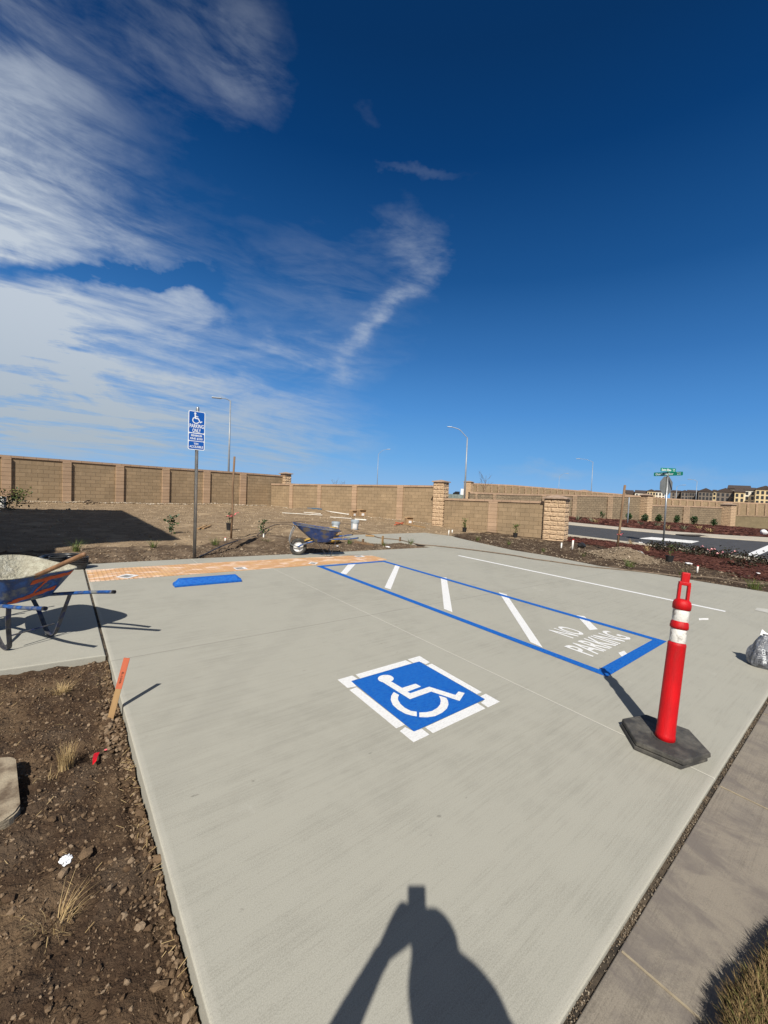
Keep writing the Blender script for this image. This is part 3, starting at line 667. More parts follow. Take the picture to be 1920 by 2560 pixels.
for (x, ybt, ytp, wpx, lab) in ((858, 478, 296, 66, 'split-face pillar in the wall across the street, left of the street name post'), (1393, 512, 357, 74, 'split-face pillar ending the lower wall across the street, below the apartments')):
    (b, h), s = fst(fpx(x), z3(0, ytp)[1]); dist = (W2C @ np.array(b - Vector((0, 0, H))))[2]
    rough_pillar('stone_pillar', lab, b - Vector((b.x, b.y, 0)).normalized() * .2, h, wpx * .386 / F * dist * .82, yf + .2, cap_h=.22, capout=.12)
# rear wall, farther and higher, closely ribbed
def rst(px, yt, D): T = far(px, yt, D); h = T.z / UPV.z; return (T - UPV * h, h)
R1 = [rst(z2(1395, 0)[0], z2(0, 434)[1], 62), rst(z2(1659, 0)[0], z2(0, 446)[1], 66), rst(z3(400, 0)[0], z3(0, 272)[1], 74), rst(z3(700, 0)[0], z3(0, 297)[1], 82), rst(z3(1000, 0)[0], z3(0, 325)[1], 92), rst(z3(1440, 0)[0], z3(0, 350)[1], 98), rst(z3(1760, 0)[0], z3(0, 360)[1], 100), rst(2150, z3(0, 385)[1], 104)]
cumR = [0]
for a, b in zip(R1, R1[1:]): cumR.append(cumR[-1] + (b[0] - a[0]).length)
pr = []; s = .9
while s < cumR[-1] - 1:
    frac = s / cumR[-1]; step = 1.25 if s < cumR[-1] * .92 else 2.5
    pr.append((s, s + .32)); s += step
print('ribs', len(pr), cumR[-1])
wall_run('ribbed_wall', 'long pale wall with closely spaced ribs rising far behind the street wall', R1, .3, m_far, m_pilfar, m_cap, pil=pr[:99], pout=.14, cap_h=.22, row=.25)
(b, h) = rst(z2(1380, 0)[0], z2(0, 420)[1], 61.5)
rough_pillar('stone_pillar', 'far stone pillar at the left end of the long ribbed wall beside the lamp post', b, h, 1.1, 0.3, cap_h=.2, capout=.1)
(b, h) = rst(z3(470, 0)[0], z3(0, 270)[1], 79)
rough_pillar('stone_pillar', 'tiny far pillar top showing above the ribbed wall', b, h, 1.7, 0.2, cap_h=.25, capout=.15)
RT_ = [rst(fpx(1436), z3(0, 434)[1], 66), rst(fpx(1659), z3(0, 441)[1], 68), rst(2150, z3(0, 455)[1], 74)]
wall_run('retaining_wall', 'plain olive-tan retaining wall below the ribbed wall at the right edge', RT_, .3, bricks('olive_block', (.25, .20, .12), (.22, .175, .105), (.19, .15, .09), bw=.5, bh=.25), m_far, m_pilfar, cap_h=.1)
# rubble along the foot of walls
pts = []; sz = []
for i in range(900):
    s = rng.uniform(6, 19); P = ext + dirA * s; q = abs(rng.normal(0, .16)); n_ = Vector((dirA.y, -dirA.x, 0)); P = P + n_ * (.15 + q); sc_ = rng.uniform(.02, .12); pts.append((P.x, P.y, z_lot(P.x, P.y) + .03)); sz.append(sc_)
for i in range(500):
    s = rng.uniform(.2, cumm[-1]); P = P0 + dm * s; q = abs(rng.normal(0, .2)); n_ = Vector((dm.y, -dm.x, 0)); n_ = n_ if n_.dot(-P) > 0 else -n_; P = P + n_ * (.1 + q); sc_ = rng.uniform(.02, .09); pts.append((P.x, P.y, z_lot(P.x, P.y) + .02)); sz.append(sc_)
scatter('wall_rubble', pts, sz, m_rub, label='broken mortar and rubble at the foot of the block walls')

# ------------------------------------------------------------------ street and right-hand beds
KN = [at(*z3(x, y)) for x, y in ((360, 563), (700, 605), (930, 632), (1190, 665), (1400, 695), (1659, 727))]
KF = [at(*z3(x, y)) for x, y in ((360, 497), (700, 530), (1050, 562), (1350, 586), (1659, 608))]
KFo = [at(*z3(x, y)) for x, y in ((360, 482), (700, 516), (1050, 545), (1350, 566), (1659, 583))]
dn = (KN[0] - KN[1]).normalized(); dk = (KF[0] - KF[1]).normalized()
nearline = [KN[0] + dn * 40] + KN + [KN[-1] + (KN[-1] - KN[-2]).normalized() * 8]
farline = [KF[0] + dk * 30] + KF + [KF[-1] + (KF[-1] - KF[-2]).normalized() * 25]
farout = [KFo[0] + dk * 30] + KFo + [KFo[-1] + (KFo[-1] - KFo[-2]).normalized() * 25]
struct(slab('street', [(p.x, p.y) for p in nearline] + [(p.x, p.y) for p in reversed(farline)], -.005, 0, m_asph))
struct(slab('kerb', [(p.x, p.y) for p in farline] + [(p.x, p.y) for p in reversed(farout)], .05, .14, m_kerb, .02))
inn = []
for p in nearline: n_ = Vector((-p.x, -p.y, 0)).normalized(); inn.append(p + n_ * .42)
struct(slab('kerb', [(p.x, p.y) for p in inn] + [(p.x, p.y) for p in reversed(nearline)], .04, .14, m_kerb, .02))
BR = [(11.92, 10.32), (11.66, 9.64), (11.18, 7.17), (11.36, 6.0), (11.28, 5.27), (11.2, 4.5), (11.53, 3.8), (11.68, 2.9), (11.7, 2.5), (11.92, 1.3), (12.1, .487)] + [(p.x, p.y) for p in reversed(inn[1:])] + [(16.2, 11.5), (13.5, 11.2)]
def z_br(x, y):
    z = -.035 + .03 * fbm(x, y, 1.2, 4, 6) + .012 * fbm(x, y, 6, 3, 2)
    for mx_, my_, hh, rr in ((14.0, 4.75, .26, .55), (14.35, 5.3, .20, .5), (13.6, 6.6, .07, .7), (13.0, 9.6, .10, .9), (12.4, 10.0, .10, .6)): z += hh * math.exp(-((x - mx_) ** 2 + (y - my_) ** 2) / rr ** 2)
    return z
struct(grid('planting_bed', 10.8, 22, -1.5, 12, .08, z_br, m_bedsoil, keep=lambda x, y: inpoly(x, y, BR)))
# bark-covered part, heap of pale soil
BARK = [at(*z3(x, y)) for x, y in ((355, 572), (700, 612), (1190, 680), (1659, 745))] + [at(*z3(1900, 800))] + [at(*z3(x, y)) for x, y in ((1659, 860), (1400, 800), (1150, 740), (900, 690), (700, 650), (520, 620), (360, 600))]
barkp = [(p.x, p.y) for p in BARK]
struct(grid('bark_bed', 11, 22, -1.5, 12, .08, lambda x, y: z_br(x, y) + .012, m_barkbed, keep=lambda x, y: inpoly(x + .25 * fbm(x, y, 1.5, 3, 1), y + .25 * fbm(x, y, 1.5, 3, 5), barkp) and inpoly(x, y, BR)))
pts = []; sz = []
while len(pts) < 9000:
    x = rng.uniform(12, 21.5); y = rng.uniform(0, 10)
    if not (inpoly(x + .3 * rng.normal(), y + .3 * rng.normal(), barkp) and inpoly(x, y, BR)): continue
    pts.append((x, y, z_br(x, y) + .025)); sz.append(rng.uniform(.05, .13))
scatter('bark_chips', pts, sz, m_bark, aspect=(1, .34, .12), flat=True, templ='box', jit=.2, label='red-brown bark chips covering the planting bed')
pts = []; sz = []
while len(pts) < 3500:
    x = rng.uniform(11.2, 15.5); y = rng.uniform(.5, 10.5)
    if not inpoly(x, y, BR): continue
    s = min(.012 + rng.exponential(.018), .09); pts.append((x, y, z_br(x, y) + .01)); sz.append(s)
scatter('bed_clods', pts, sz, mat('bed_clod', (.08, .055, .036), (.15, .11, .072), island=True, rough=.97, c3=(.30, .24, .17)), label='loose clods over the right-hand planting bed')
hp = [(13.9, 4.7, .62, .30), (14.3, 5.3, .55, .2), (13.3, 4.2, .4, .1)]
hb = grid('soil_heap', 12.6, 15.2, 3.4, 6.6, .045, lambda x, y: z_br(x, y) + .008 + .05 * abs(fbm(x, y, 5, 4, 4)) + .02 * fbm(x, y, 16, 3, 9), m_heap, keep=lambda x, y: ((x - 13.95) / .85) ** 2 + ((y - 4.95) / 1.0) ** 2 < 1 + .5 * fbm(x, y, 2.5, 3, 3))
tag(hb, 'heap of pale dug soil in the planting bed in front of the leaning wooden stake', 'soil heap')
pts = []; sz = []
for i in range(900):
    x = rng.normal(13.95, .5); y = rng.normal(4.9, .6); s = min(.015 + rng.exponential(.02), .10); pts.append((x, y, z_br(x, y) + .03)); sz.append(s)
scatter('heap_clods', pts, sz, mat('heap_clod', (.17, .13, .088), (.27, .21, .145), island=True, rough=.97, c3=(.36, .29, .21)), label='clods tumbling off the pale soil heap')
# far bed across the street
fb = [(p.x, p.y) for p in farout] + [(p[0].x, p[0].y) for p in [(FW0 + df * 45, 0), (FW0 - df * 12, 0)]]
struct(slab('far_bark_bed', fb, .03, 0, m_barkbed))
pts = []; sz = []
while len(pts) < 5000:
    x = rng.uniform(30, 66); y = rng.uniform(4, 24)
    if not inpoly(x, y, fb): continue
    pts.append((x, y, .05)); sz.append(rng.uniform(.12, .38))
scatter('far_bark_chips', pts, sz, m_bark, aspect=(1, .45, .2), flat=True, templ='box', label='red-brown bark across the street')
# road paint
tag(sheet('stop_legend', [at(*z3(x, y))[:2] for x, y in ((818, 586), (905, 577), (1215, 604), (1165, 617))], m_wornwhite, z=.002), 'worn white painted legend on the dark asphalt beside the street name post', 'road marking')
tag(sheet('limit_line', [at(*z3(x, y))[:2] for x, y in ((1512, 692), (1659, 630), (1900, 560), (1930, 590), (1659, 668), (1570, 706))], m_white, z=.002), 'broad white limit line crossing the street at the right edge', 'road marking')
tag(slab('storm_drain', [at(*z3(x, y))[:2] for x, y in ((1060, 563), (1215, 566), (1275, 578), (1120, 572))], .056, .004, m_hole), 'dark storm drain opening in the far street kerb', 'storm drain')

# ------------------------------------------------------------------ painted markings on the slab
sym = empty('accessible_parking_symbol', at(*zs(800, 450)), 'blue square with white wheelchair figure and broken white border painted on the slab', 'pavement marking')
def P2(lst, f_): return [at(*f_(x, y))[:2] for x, y in lst]
def paint(name, poly, m_, root, z):
    o = sheet(name, poly, m_, None, z=z, th=.0012); M0 = o.matrix_world.copy(); o.parent = root; o.matrix_parent_inverse = root.matrix_world.inverted(); return o
paint('blue_square', P2([(150, 292), (822, 97), (1470, 470), (770, 790)], zs), m_blue, sym, .004)
for q in ([(15, 277), (160, 235), (213, 268), (152, 292), (203, 342), (113, 358)], [(193, 226), (688, 84), (750, 115), (238, 264)], [(708, 76), (825, 42), (925, 104), (888, 124), (822, 97), (762, 110)], [(893, 136), (945, 118), (1440, 400), (1392, 420)], [(1425, 442), (1478, 415), (1617, 494), (1500, 550), (1432, 506), (1470, 472)], [(1395, 508), (1475, 560), (957, 805), (880, 747)], [(630, 785), (682, 746), (770, 790), (845, 760), (922, 820), (765, 895)], [(133, 378), (205, 350), (680, 722), (595, 758)]):
    paint('border_stripe', P2(q, zs), m_white, sym, .0035)
fig = [P2([(491 + 78 * math.cos(a), 270 + 37 * math.sin(a)) for a in np.linspace(0, 6.283, 24, endpoint=False)], zs),
       P2([(462, 305), (730, 473), (940, 397), (1220, 490), (1270, 412), (1210, 397), (1178, 432), (920, 350), (733, 415), (703, 400), (838, 348), (785, 320), (652, 362), (548, 300), (500, 290)], zs),
       P2([(570, 403), (545, 440), (540, 480), (560, 530), (610, 575), (680, 615), (750, 636), (797, 643), (797, 598), (740, 590), (680, 560), (635, 520), (612, 480), (612, 455), (622, 432)], zs),
       P2([(822, 605), (822, 650), (900, 652), (980, 640), (1050, 605), (1095, 565), (1110, 525), (1105, 490), (1090, 462), (1060, 452), (1015, 440), (1028, 465), (1034, 490), (1028, 525), (1000, 560), (950, 590), (890, 603)], zs)]
bm = bmesh.new()
for i, poly in enumerate(fig):
    f = bm.faces.new([bm.verts.new((p[0], p[1], .0056 + .0003 * (i == 0))) for p in poly])
bmesh.ops.recalc_face_normals(bm, faces=bm.faces)
r = bmesh.ops.extrude_face_region(bm, geom=list(bm.faces)); bmesh.ops.translate(bm, verts=[g for g in r['geom'] if isinstance(g, bmesh.types.BMVert)], vec=(0, 0, .0012))
o = frombm('wheelchair_figure', bm, m_white); o.parent = sym; o.matrix_parent_inverse = sym.matrix_world.inverted()
ais = empty('access_aisle', (4.95, 4.2, 0), 'blue outlined access aisle with white hatching and NO PARKING lettering', 'pavement marking')
A, B_, C_, D_ = at(791, 1415.5), at(960, 1402), at(1667, 1604), at(1517.6, 1692.8)
def off(p, q, t0, t1):  # strip along p-q between offsets towards the inside (left of p->q)
    d = (q - p).normalized(); n = Vector((-d.y, d.x, 0)); return [(p + n * t0)[:2], (q + n * t0)[:2], (q + n * t1)[:2], (p + n * t1)[:2]]
paint('outline_stripe', off(A, D_, 0, .105), m_blue, ais, .004)
paint('outline_stripe', off(C_, B_, 0, .105), m_blue, ais, .0041)
paint('outline_stripe', off(D_, C_, 0, .12), m_blue, ais, .0046)
paint('outline_stripe', off(B_, A, 0, .10), m_blue, ais, .0047)
for q in ([(165, 90), (198, 90), (155, 137), (128, 133)], [(375, 97), (397, 97), (355, 205), (327, 197)], [(580, 150), (607, 152), (633, 308), (595, 293)], [(842, 218), (877, 228), (1040, 468), (985, 443)], [(1192, 322), (1227, 326), (1288, 385), (1252, 389)], [(1380, 492), (1407, 482), (1434, 509), (1408, 521)]):
    paint('hatch_stripe', P2(q, z6), m_white, ais, .0032)
def textpaint(name, body, x0, x1, y0, y1, root, bold):
    o = text_ob(name, body, x1 - x0, y1 - y0, m_white, None, bold, .0015); o.location = ((x0 + x1) / 2, (y0 + y1) / 2, .003); bpy.context.view_layer.update()
    o.parent = root; o.matrix_parent_inverse = root.matrix_world.inverted()
textpaint('lettering', 'NO', 4.84, 5.19, 2.17, 2.49, ais, .012); textpaint('lettering', 'PARKING', 4.47, 5.56, 1.78, 2.10, ais, .012)
tag(sheet('stall_line', off(at(1146, 1389), at(1813.6, 1529), -.05, .05), m_white), 'long thin white stall line near the right-hand planting bed', 'pavement marking')
tag(sheet('paint_smudge', P2([(0, 0), (60, 0), (60, 10), (0, 12)], lambda x, y: (1747 + x * .4, 1546 + y * .4)), m_wornwhite), 'small smeared white paint mark between the stall line and the grey bag', 'paint mark')
o = sheet('drain_cover', P2([(975, 950), (1085, 830), (1659, 900), (1659, 1110)], lambda x, y: (1840 + x * .0482, 1480 + y * .0482)), mat('pale_lid', (.50, .49, .44), (.42, .41, .37), 9, .8, .4, 60), z=.006)
tag(o, 'pale rectangular utility cover set in the slab at the right edge', 'utility cover')
# tactile strip
def tactile():
    M = bpy.data.materials.new('tactile_orange'); M.use_nodes = True; k = N(M.node_tree); P = k.n('ShaderNodeTexCoord').outputs['Object']
    sep = k.n('ShaderNodeSeparateXYZ'); k.l(P, sep.inputs[0]); x, y, z = sep.outputs
    film = k.maprange(k.noise(k.mapping(P, (1.1, 2.6, 1), (0, 0, .5)), 2.2, 7, .62, .8), .50, .60)
    col = k.mix(film, (.60, .335, .15), (.78, .57, .42)); col = k.mix(k.maprange(k.noise(P, 3.1, 4), .5, .62, 0, .6), col, (.68, .42, .18))
    col = k.mix(k.maprange(k.noise(k.mapping(P, (3, 9, 1), (0, 0, -.3)), 3.2, 5, .6, 1), .60, .68, 0, .7), col, (.86, .72, .60))
    def dome(c): return k.m('ABSOLUTE', k.m('SUBTRACT', k.m('FRACT', k.m('DIVIDE', c, .06)), .5))
    dx, dy = dome(x), dome(y); d = k.m('SQRT', k.m('ADD', k.m('MULTIPLY', dx, dx), k.m('MULTIPLY', dy, dy)))
    hgt_ = k.maprange(d, .12, .30, 1, 0)
    ln = k.maprange(k.m('ABSOLUTE', k.m('SUBTRACT', k.m('FRACT', k.m('DIVIDE', x, .12)), .5)), .45, .5, 0, .22); col = k.mix(ln, col, (.44, .22, .10))
    b = k.n('ShaderNodeBsdfPrincipled'); o = k.n('ShaderNodeOutputMaterial'); k.l(b.outputs[0], o.inputs[0]); b.inputs['Roughness'].default_value = .55; k.l(col, b.inputs['Base Color'])
    bp = k.n('ShaderNodeBump'); bp.inputs['Strength'].default_value = 1; bp.inputs['Distance'].default_value = .008; k.l(hgt_, bp.inputs['Height']); k.l(bp.outputs[0], b.inputs['Normal']); return M
tag(slab('tactile_strip', [(.39, 7.05), (.39, 7.88), (2.0, 7.90), (5.3, 7.80), (5.95, 7.62), (6.0, 7.10), (5.8, 7.02), (4.05, 7.06)], .006, .005, tactile()), 'long orange tactile warning strip with peeling pink film along the head of the stall', 'tactile paving')
for i, (px, py, wx, wy, ds) in enumerate(((200 + 245 * .482, 1380 + 128 * .482, .19, .17, 'nearest the wheelbarrow with the shovel'), (200 + 832 * .482, 1380 + 87 * .482, .17, .15, 'behind the right end of the wheel stop'), (200 + 1210 * .482, 1380 + 60 * .482, .16, .13, 'beside the corner of the blue outline'), (200 + 1450 * .482, 1380 + 25 * .482, .18, .13, 'at the far end of the strip'))):
    P = at(px, py); t = empty('tape_patch', (P.x, P.y, .008), 'white and grey tape patch ' + ds, 'tape patch', 'tape patches on the tactile strip', rz=.78 if i in (0, 2) else 0)
    bm = bmesh.new(); bx(bm, (0, 0, .001), (wx * 1.25, wy * 1.25, .002)); frombm('tape', bm, m_splash, t)
    bm = bmesh.new(); bx(bm, (-.02, .0, .0035), (wx * .75, wy * .75, .002)); frombm('grey_pad', bm, mat('grey_pad', (.20, .20, .19), (.28, .27, .26), 9, .8), t)
# wheel stop
P = (at(200 + 497 * .482, 1380 + 185 * .482) + at(200 + 835 * .482, 1380 + 155 * .482)) / 2
L = (at(200 + 482 * .482, 1380 + 178 * .482) - at(200 + 835 * .482, 1380 + 155 * .482)).length
bm = bmesh.new(); hw = .08; prof = [(-hw, 0), (-hw, .03), (-hw * .55, .105), (hw * .55, .105), (hw, .03), (hw, 0)]
rings = []
for s_, k_ in ((-L / 2, .0), (-L / 2 + .03, .0), (-L / 2 + .07, 1), (L / 2 - .07, 1), (L / 2 - .03, .0), (L / 2, .0)):
    rings.append([bm.verts.new((s_, y, (z if k_ or z < .05 else z * (.62 if abs(s_) < L / 2 - .01 else .45)))) for y, z in prof])
for a, b in zip(rings, rings[1:]):
    for j in range(len(prof)): bm.faces.new((a[j], a[(j + 1) % len(prof)], b[(j + 1) % len(prof)], b[j]))
bm.faces.new(rings[0][::-1]); bm.faces.new(rings[-1])
bmesh.ops.bevel(bm, geom=list(bm.edges), offset=.004, segments=1, affect='EDGES')
o = frombm('wheel_stop', bm, m_blue); o.location = (P.x, P.y + .08, .001); o.rotation_euler = (0, 0, -.02); tag(o, 'bright blue wheel stop lying in front of the tactile strip', 'wheel stop')

# ------------------------------------------------------------------ parking sign
base = at(486, 1392); hp_ = rise(base, 1018)
sg = empty('parking_sign', base, 'tall galvanised post with blue wheelchair PARKING ONLY sign at the head of the stall', 'sign', tilt=True)
bm = bmesh.new(); lathe(bm, [(.031, -.2), (.031, hp_ - .03), (.027, hp_ - .01), (.015, hp_ + .006), (.0, hp_ + .01)], 24); frombm('post', bm, m_galv, sg, smooth=True)
def on_plane_y(px, py, yy): d = ray(px, py); t = yy / d.y; return Vector((d.x * t, yy, H + d.z * t))
k_ = 70 / 1191
tl, tr_, bl, brr = [on_plane_y(460 + x * k_, 1010 + y * k_, base.y - .02) for x, y in ((225, 238), (955, 335), (200, 1915), (905, 1978))]
cW = ((tr_ - tl).length + (brr - bl).length) / 2; cH = ((tl - bl).length + (tr_ - brr).length) / 2; cc = (tl + tr_ + bl + brr) / 4
def rrect(bm, w_, h_, r_, z0, z1_, cx=0, cy2=0):
    pts_ = []
    for sx, sy2, a0 in ((1, 1, 0), (-1, 1, 90), (-1, -1, 180), (1, -1, 270)):
        for k in range(6): a = math.radians(a0 + 18 * k); pts_.append((cx + sx * (w_ / 2 - r_) + r_ * math.cos(a), cy2 + sy2 * (h_ / 2 - r_) + r_ * math.sin(a)))
    lo = [bm.verts.new((x, y, z0)) for x, y in pts_]; hi = [bm.verts.new((x, y, z1_)) for x, y in pts_]; n = len(pts_)
    bm.faces.new(lo[::-1]); bm.faces.new(hi)
    for i in range(n): bm.faces.new((lo[i], lo[(i + 1) % n], hi[(i + 1) % n], hi[i]))
pan = bpy.data.objects.new('sign_panel', None)
bm = bmesh.new(); rrect(bm, cW, cH, .03, -.002, .001); pan = frombm('sign_panel', bm, m_signwhite, sg)
loc = sg.matrix_world.inverted() @ cc
pan.location = (loc.x, -.036, loc.z); pan.rotation_euler = (math.pi / 2, 0, 0)
sH = cH
parts_ = [(.5 - .015, .5 - .60 + .015 + .03), (.5 - .60 - .01 + .03, .5 - .795 + .012 + .02), (.5 - .80 - .002 + .02, -.5 + .018)]
for (a, b) in parts_:
    bm = bmesh.new(); rrect(bm, cW - .028, (a - b) * sH, .022, .001, .0025, 0, (a + b) / 2 * sH); frombm('blue_field', bm, m_signblue, pan)
def st_text(body, cx, cyf, w_, h_, bold=.02):
    t = text_ob('lettering', body, w_ * cW, h_ * sH, m_signwhite, pan, bold, .001); t.location = (cx * cW, cyf * sH, .0026)
st_text('PARKING', 0, .5 - .385, .84, .098); st_text('ONLY', 0, .5 - .50, .50, .095)
st_text('MINIMUM', 0, .5 - .632, .64, .055); st_text('FINE $250', 0, .5 - .715, .74, .06); st_text('VAN', -.02, .5 - .84, .26, .055); st_text('ACCESSIBLE', 0, .5 - .92, .82, .058)
def isa(scale, cx, cy2, z, m_, parent):
    bm = bmesh.new()
    def poly(pts_, zz_=0):
        f = bm.faces.new([bm.verts.new((cx + x * scale, cy2 + y * scale, z + zz_)) for x, y in pts_]); return f
    poly([(.02 + -.12 + .085 * math.cos(a), .42 + .085 * math.sin(a)) for a in np.linspace(0, 6.28, 16, endpoint=False)])
    poly([(-.15, .36), (-.06, .36), (-.045, .20), (.15, .18), (.15, .11), (-.04, .13), (-.03, .05), (.19, .03), (.33, -.26), (.45, -.19), (.50, -.26), (.30, -.38), (.14, -.06), (-.14, -.04)], .0002)
    n = 18; ang = [math.radians(118 + i * (332 - 118) / n) for i in range(n + 1)]
    poly([(-.03 + .30 * math.cos(a), -.17 + .30 * math.sin(a)) for a in ang] + [(-.03 + .225 * math.cos(a), -.17 + .225 * math.sin(a)) for a in reversed(ang)], .0004)
    for f in bm.faces:
        f.normal_update()
        if f.normal.z < 0: f.normal_flip()
    r = bmesh.ops.extrude_face_region(bm, geom=list(bm.faces)); bmesh.ops.translate(bm, verts=[g for g in r['geom'] if isinstance(g, bmesh.types.BMVert)], vec=(0, 0, .0008))
    return frombm('wheelchair_figure', bm, m_, parent)
isa(.30 * sH, -.03 * cW, (.5 - .185) * sH, .0026, m_signwhite, pan)
bm = bmesh.new()
bm.free()
for zc_ in (.40, -.40): bm = bmesh.new(); lathe(bm, [(.0, 0), (.009, 0), (.009, .006), (0, .006)], 8, Matrix.Translation((0, zc_ * sH, .0))); frombm('bolt', bm, m_galv, pan)

# ------------------------------------------------------------------ street name sign
base = at(*z3(980, 625)); ht = rise(base, z3(0, 180)[1])
ss = empty('street_sign', base, 'post with two green street name blades above the grey back of an octagonal sign', 'street sign', tilt=True)
bm = bmesh.new(); tube(bm, [(0, 0, -.2), (0, 0, ht)], .035, 12); frombm('post', bm, m_galv, ss, smooth=True)
toc = -Vector((base.x, base.y, 0)).normalized()
def yaw_of(dv): return math.atan2(dv.y, dv.x)
yb = yaw_of(toc) + math.pi / 2             # right vector yaw
scl = (W2C @ np.array(base - Vector((0, 0, H))))[2] / F
def blade(w_, h_, z_, yaw_, l1, l2, l3):
    o = bpy.data.objects.new('name_blade', None)
    bm = bmesh.new(); rrect(bm, w_, h_, .03, -.004, .004); o = frombm('name_blade', bm, m_green, ss)
    o.rotation_euler = (math.pi / 2, 0, yaw_); o.location = (0, 0, z_)
    for (body, cx, cy2, ww, hh) in ((l1, -.12 * w_, 0, .62 * w_, .58 * h_), (l2, .37 * w_, .17 * h_, .14 * w_, .26 * h_), (l3, .37 * w_, -.22 * h_, .12 * w_, .16 * h_)):
        t = text_ob('lettering', body, ww, hh, m_signwhite, o, .02, .002); t.location = (cx, cy2, .005)
    return o
w1 = 154 * .386 * scl
blade(w1 * 1.12, 9.2 * scl, ht + 4.5 * scl * 1.0, yb - math.radians(28), 'Dutch Harbor', 'Way', '800')
blade(80 * .386 * scl * 1.35, 9.0 * scl, ht + 14.5 * scl, yb + math.radians(42), 'Saint Elias', 'Ct', '900')
bm = bmesh.new(); tube(bm, [(0, 0, ht - .04), (0, 0, ht + .03)], .05, 12); frombm('clamp', bm, m_galv, ss); bm = bmesh.new(); tube(bm, [(0, 0, ht + 9 * scl), (0, 0, ht + 10.2 * scl)], .04, 12); frombm('clamp', bm, m_galv, ss)
bm = bmesh.new(); ro = 24.5 * scl; oct_ = [(ro * math.cos(math.radians(22.5 + 45 * i)), ro * math.sin(math.radians(22.5 + 45 * i))) for i in range(8)]
lo = [bm.verts.new((x, y, -.003)) for x, y in oct_]; hi = [bm.verts.new((x, y, .003)) for x, y in oct_]; bm.faces.new(lo[::-1]); bm.faces.new(hi)
for i in range(8): bm.faces.new((lo[i], lo[(i + 1) % 8], hi[(i + 1) % 8], hi[i]))
o = frombm('octagon_plate', bm, m_greyback, ss); yo = yb + math.radians(56)
o.rotation_euler = (math.pi / 2, 0, yo); o.location = (-.045 * math.sin(yo) * -1, -.045 * math.cos(yo) * -1, ht - 24 * scl)
o.location = (.045 * -math.sin(yo), .045 * math.cos(yo), ht - 24.5 * scl)

# ------------------------------------------------------------------ street lamps
def lamp(topx, topy, D, armx, army, label, r=.09, headw=.34):
    T = far(topx, topy, D); h = T.z / UPV.z; b = T - UPV * h; A_ = far(armx, army, D)
    root = empty('street_lamp', b, label, 'street lamp', 'street lamps beyond the walls', tilt=True); inv = root.matrix_world.inverted()
    bm = bmesh.new(); tube(bm, [(0, 0, -.2), (0, 0, h)], r, 10, radii=[r, r * .6]); frombm('pole', bm, m_lamp, root, smooth=True)
    a = inv @ A_; top = Vector((0, 0, h - .05)); mid_ = top.lerp(a, .55) + Vector((0, 0, abs(a.z - h) * .22 + .05))
    pts_ = smoothline([top, top.lerp(mid_, .5) + Vector((0, 0, .03)), mid_, a], 4)
    bm = bmesh.new(); tube(bm, pts_, r * .38, 8); frombm('arm', bm, m_lamp, root, smooth=True)
    d = (a - pts_[-3]); d.z *= .3; d.normalize(); bm = bmesh.new(); rot = d.to_track_quat('X', 'Z').to_matrix().to_4x4()
    bx(bm, a + d * headw * .8, (headw * 2, headw * .62, headw * .3), rot, .04); frombm('lamp_head', bm, m_lamp, root)
    return root
lamp(*z1(1493, 107), 33, *z1(1430, 92), 'grey street lamp behind the left wall, just right of the parking sign', r=.085)
lamp(*z2(1370, 140), 54, *z2(1270, 72), 'tall grey street lamp with its arm to the left, beside the tall stone pillar', r=.13)
lamp(*z2(793, 245), 92, *z2(850, 216), 'thin distant street lamp with its arm to the right, above the middle wall', r=.08, headw=.4)
lamp(*z3(525, 90), 95, *z3(440, 70), 'street lamp with a long arm to the left above the short capped pillar', r=.085, headw=.4)
lamp(*z3(307, 183), 130, *z3(350, 165), 'small hazy street lamp right of the tall stone pillar, arm to the right', r=.07, headw=.4)
lamp(*z3(1069, 250), 130, *z3(1106, 240), 'street lamp in front of the apartments, right of the octagonal sign', r=.09, headw=.4)
lamp(*z3(1200, 215), 130, *z3(1160, 203), 'street lamp in front of the apartments with its arm to the left', r=.09, headw=.4)

# ------------------------------------------------------------------ delineator post
cb = at(1500 + 640 * .2532, 1400 + 1760 * .2532, .06)
cone = empty('delineator_post', (cb.x, cb.y, 0), 'red plastic traffic delineator post with two white bands on a black rubber base', 'traffic delineator')
hexpx = [(220, 1565), (360, 1790), (830, 1985), (1095, 1905), (880, 1672), (455, 1522)]
def hexa(zt, th, shr=1.0, dx=0, dy=0):
    top = [at(1500 + x * .2532, 1400 + y * .2532, zt_top) for x, y in hexpx]; c = sum((p for p in top), Vector()) / 6
    bm = bmesh.new(); lo = []; hi = []
    for p in top:
        q = c + (p - c) * shr; hi.append(bm.verts.new((q.x - cb.x + dx, q.y - cb.y + dy, zt))); q2 = c + (p - c) * shr * 1.015; lo.append(bm.verts.new((q2.x - cb.x + dx, q2.y - cb.y + dy, zt - th)))
    bm.faces.new(hi); bm.faces.new(lo[::-1])
    for i in range(6): bm.faces.new((lo[i], lo[(i + 1) % 6], hi[(i + 1) % 6], hi[i]))
    bmesh.ops.recalc_face_normals(bm, faces=bm.faces)
    bmesh.ops.bevel(bm, geom=list(bm.edges), offset=.006, segments=2, affect='EDGES', profile=.5); return bm
zt_top = .062
frombm('base_weight', hexa(.028, .027, .985, -.008, .008), m_rubber, cone); frombm('base_weight', hexa(.062, .030), m_rubber, cone)
bm = bmesh.new(); lathe(bm, [(.0, .060), (.078, .060), (.078, .065), (.070, .066), (.066, .063), (0, .063)], 36); frombm('base_collar', bm, m_rubber, cone)
Hc = 1.165
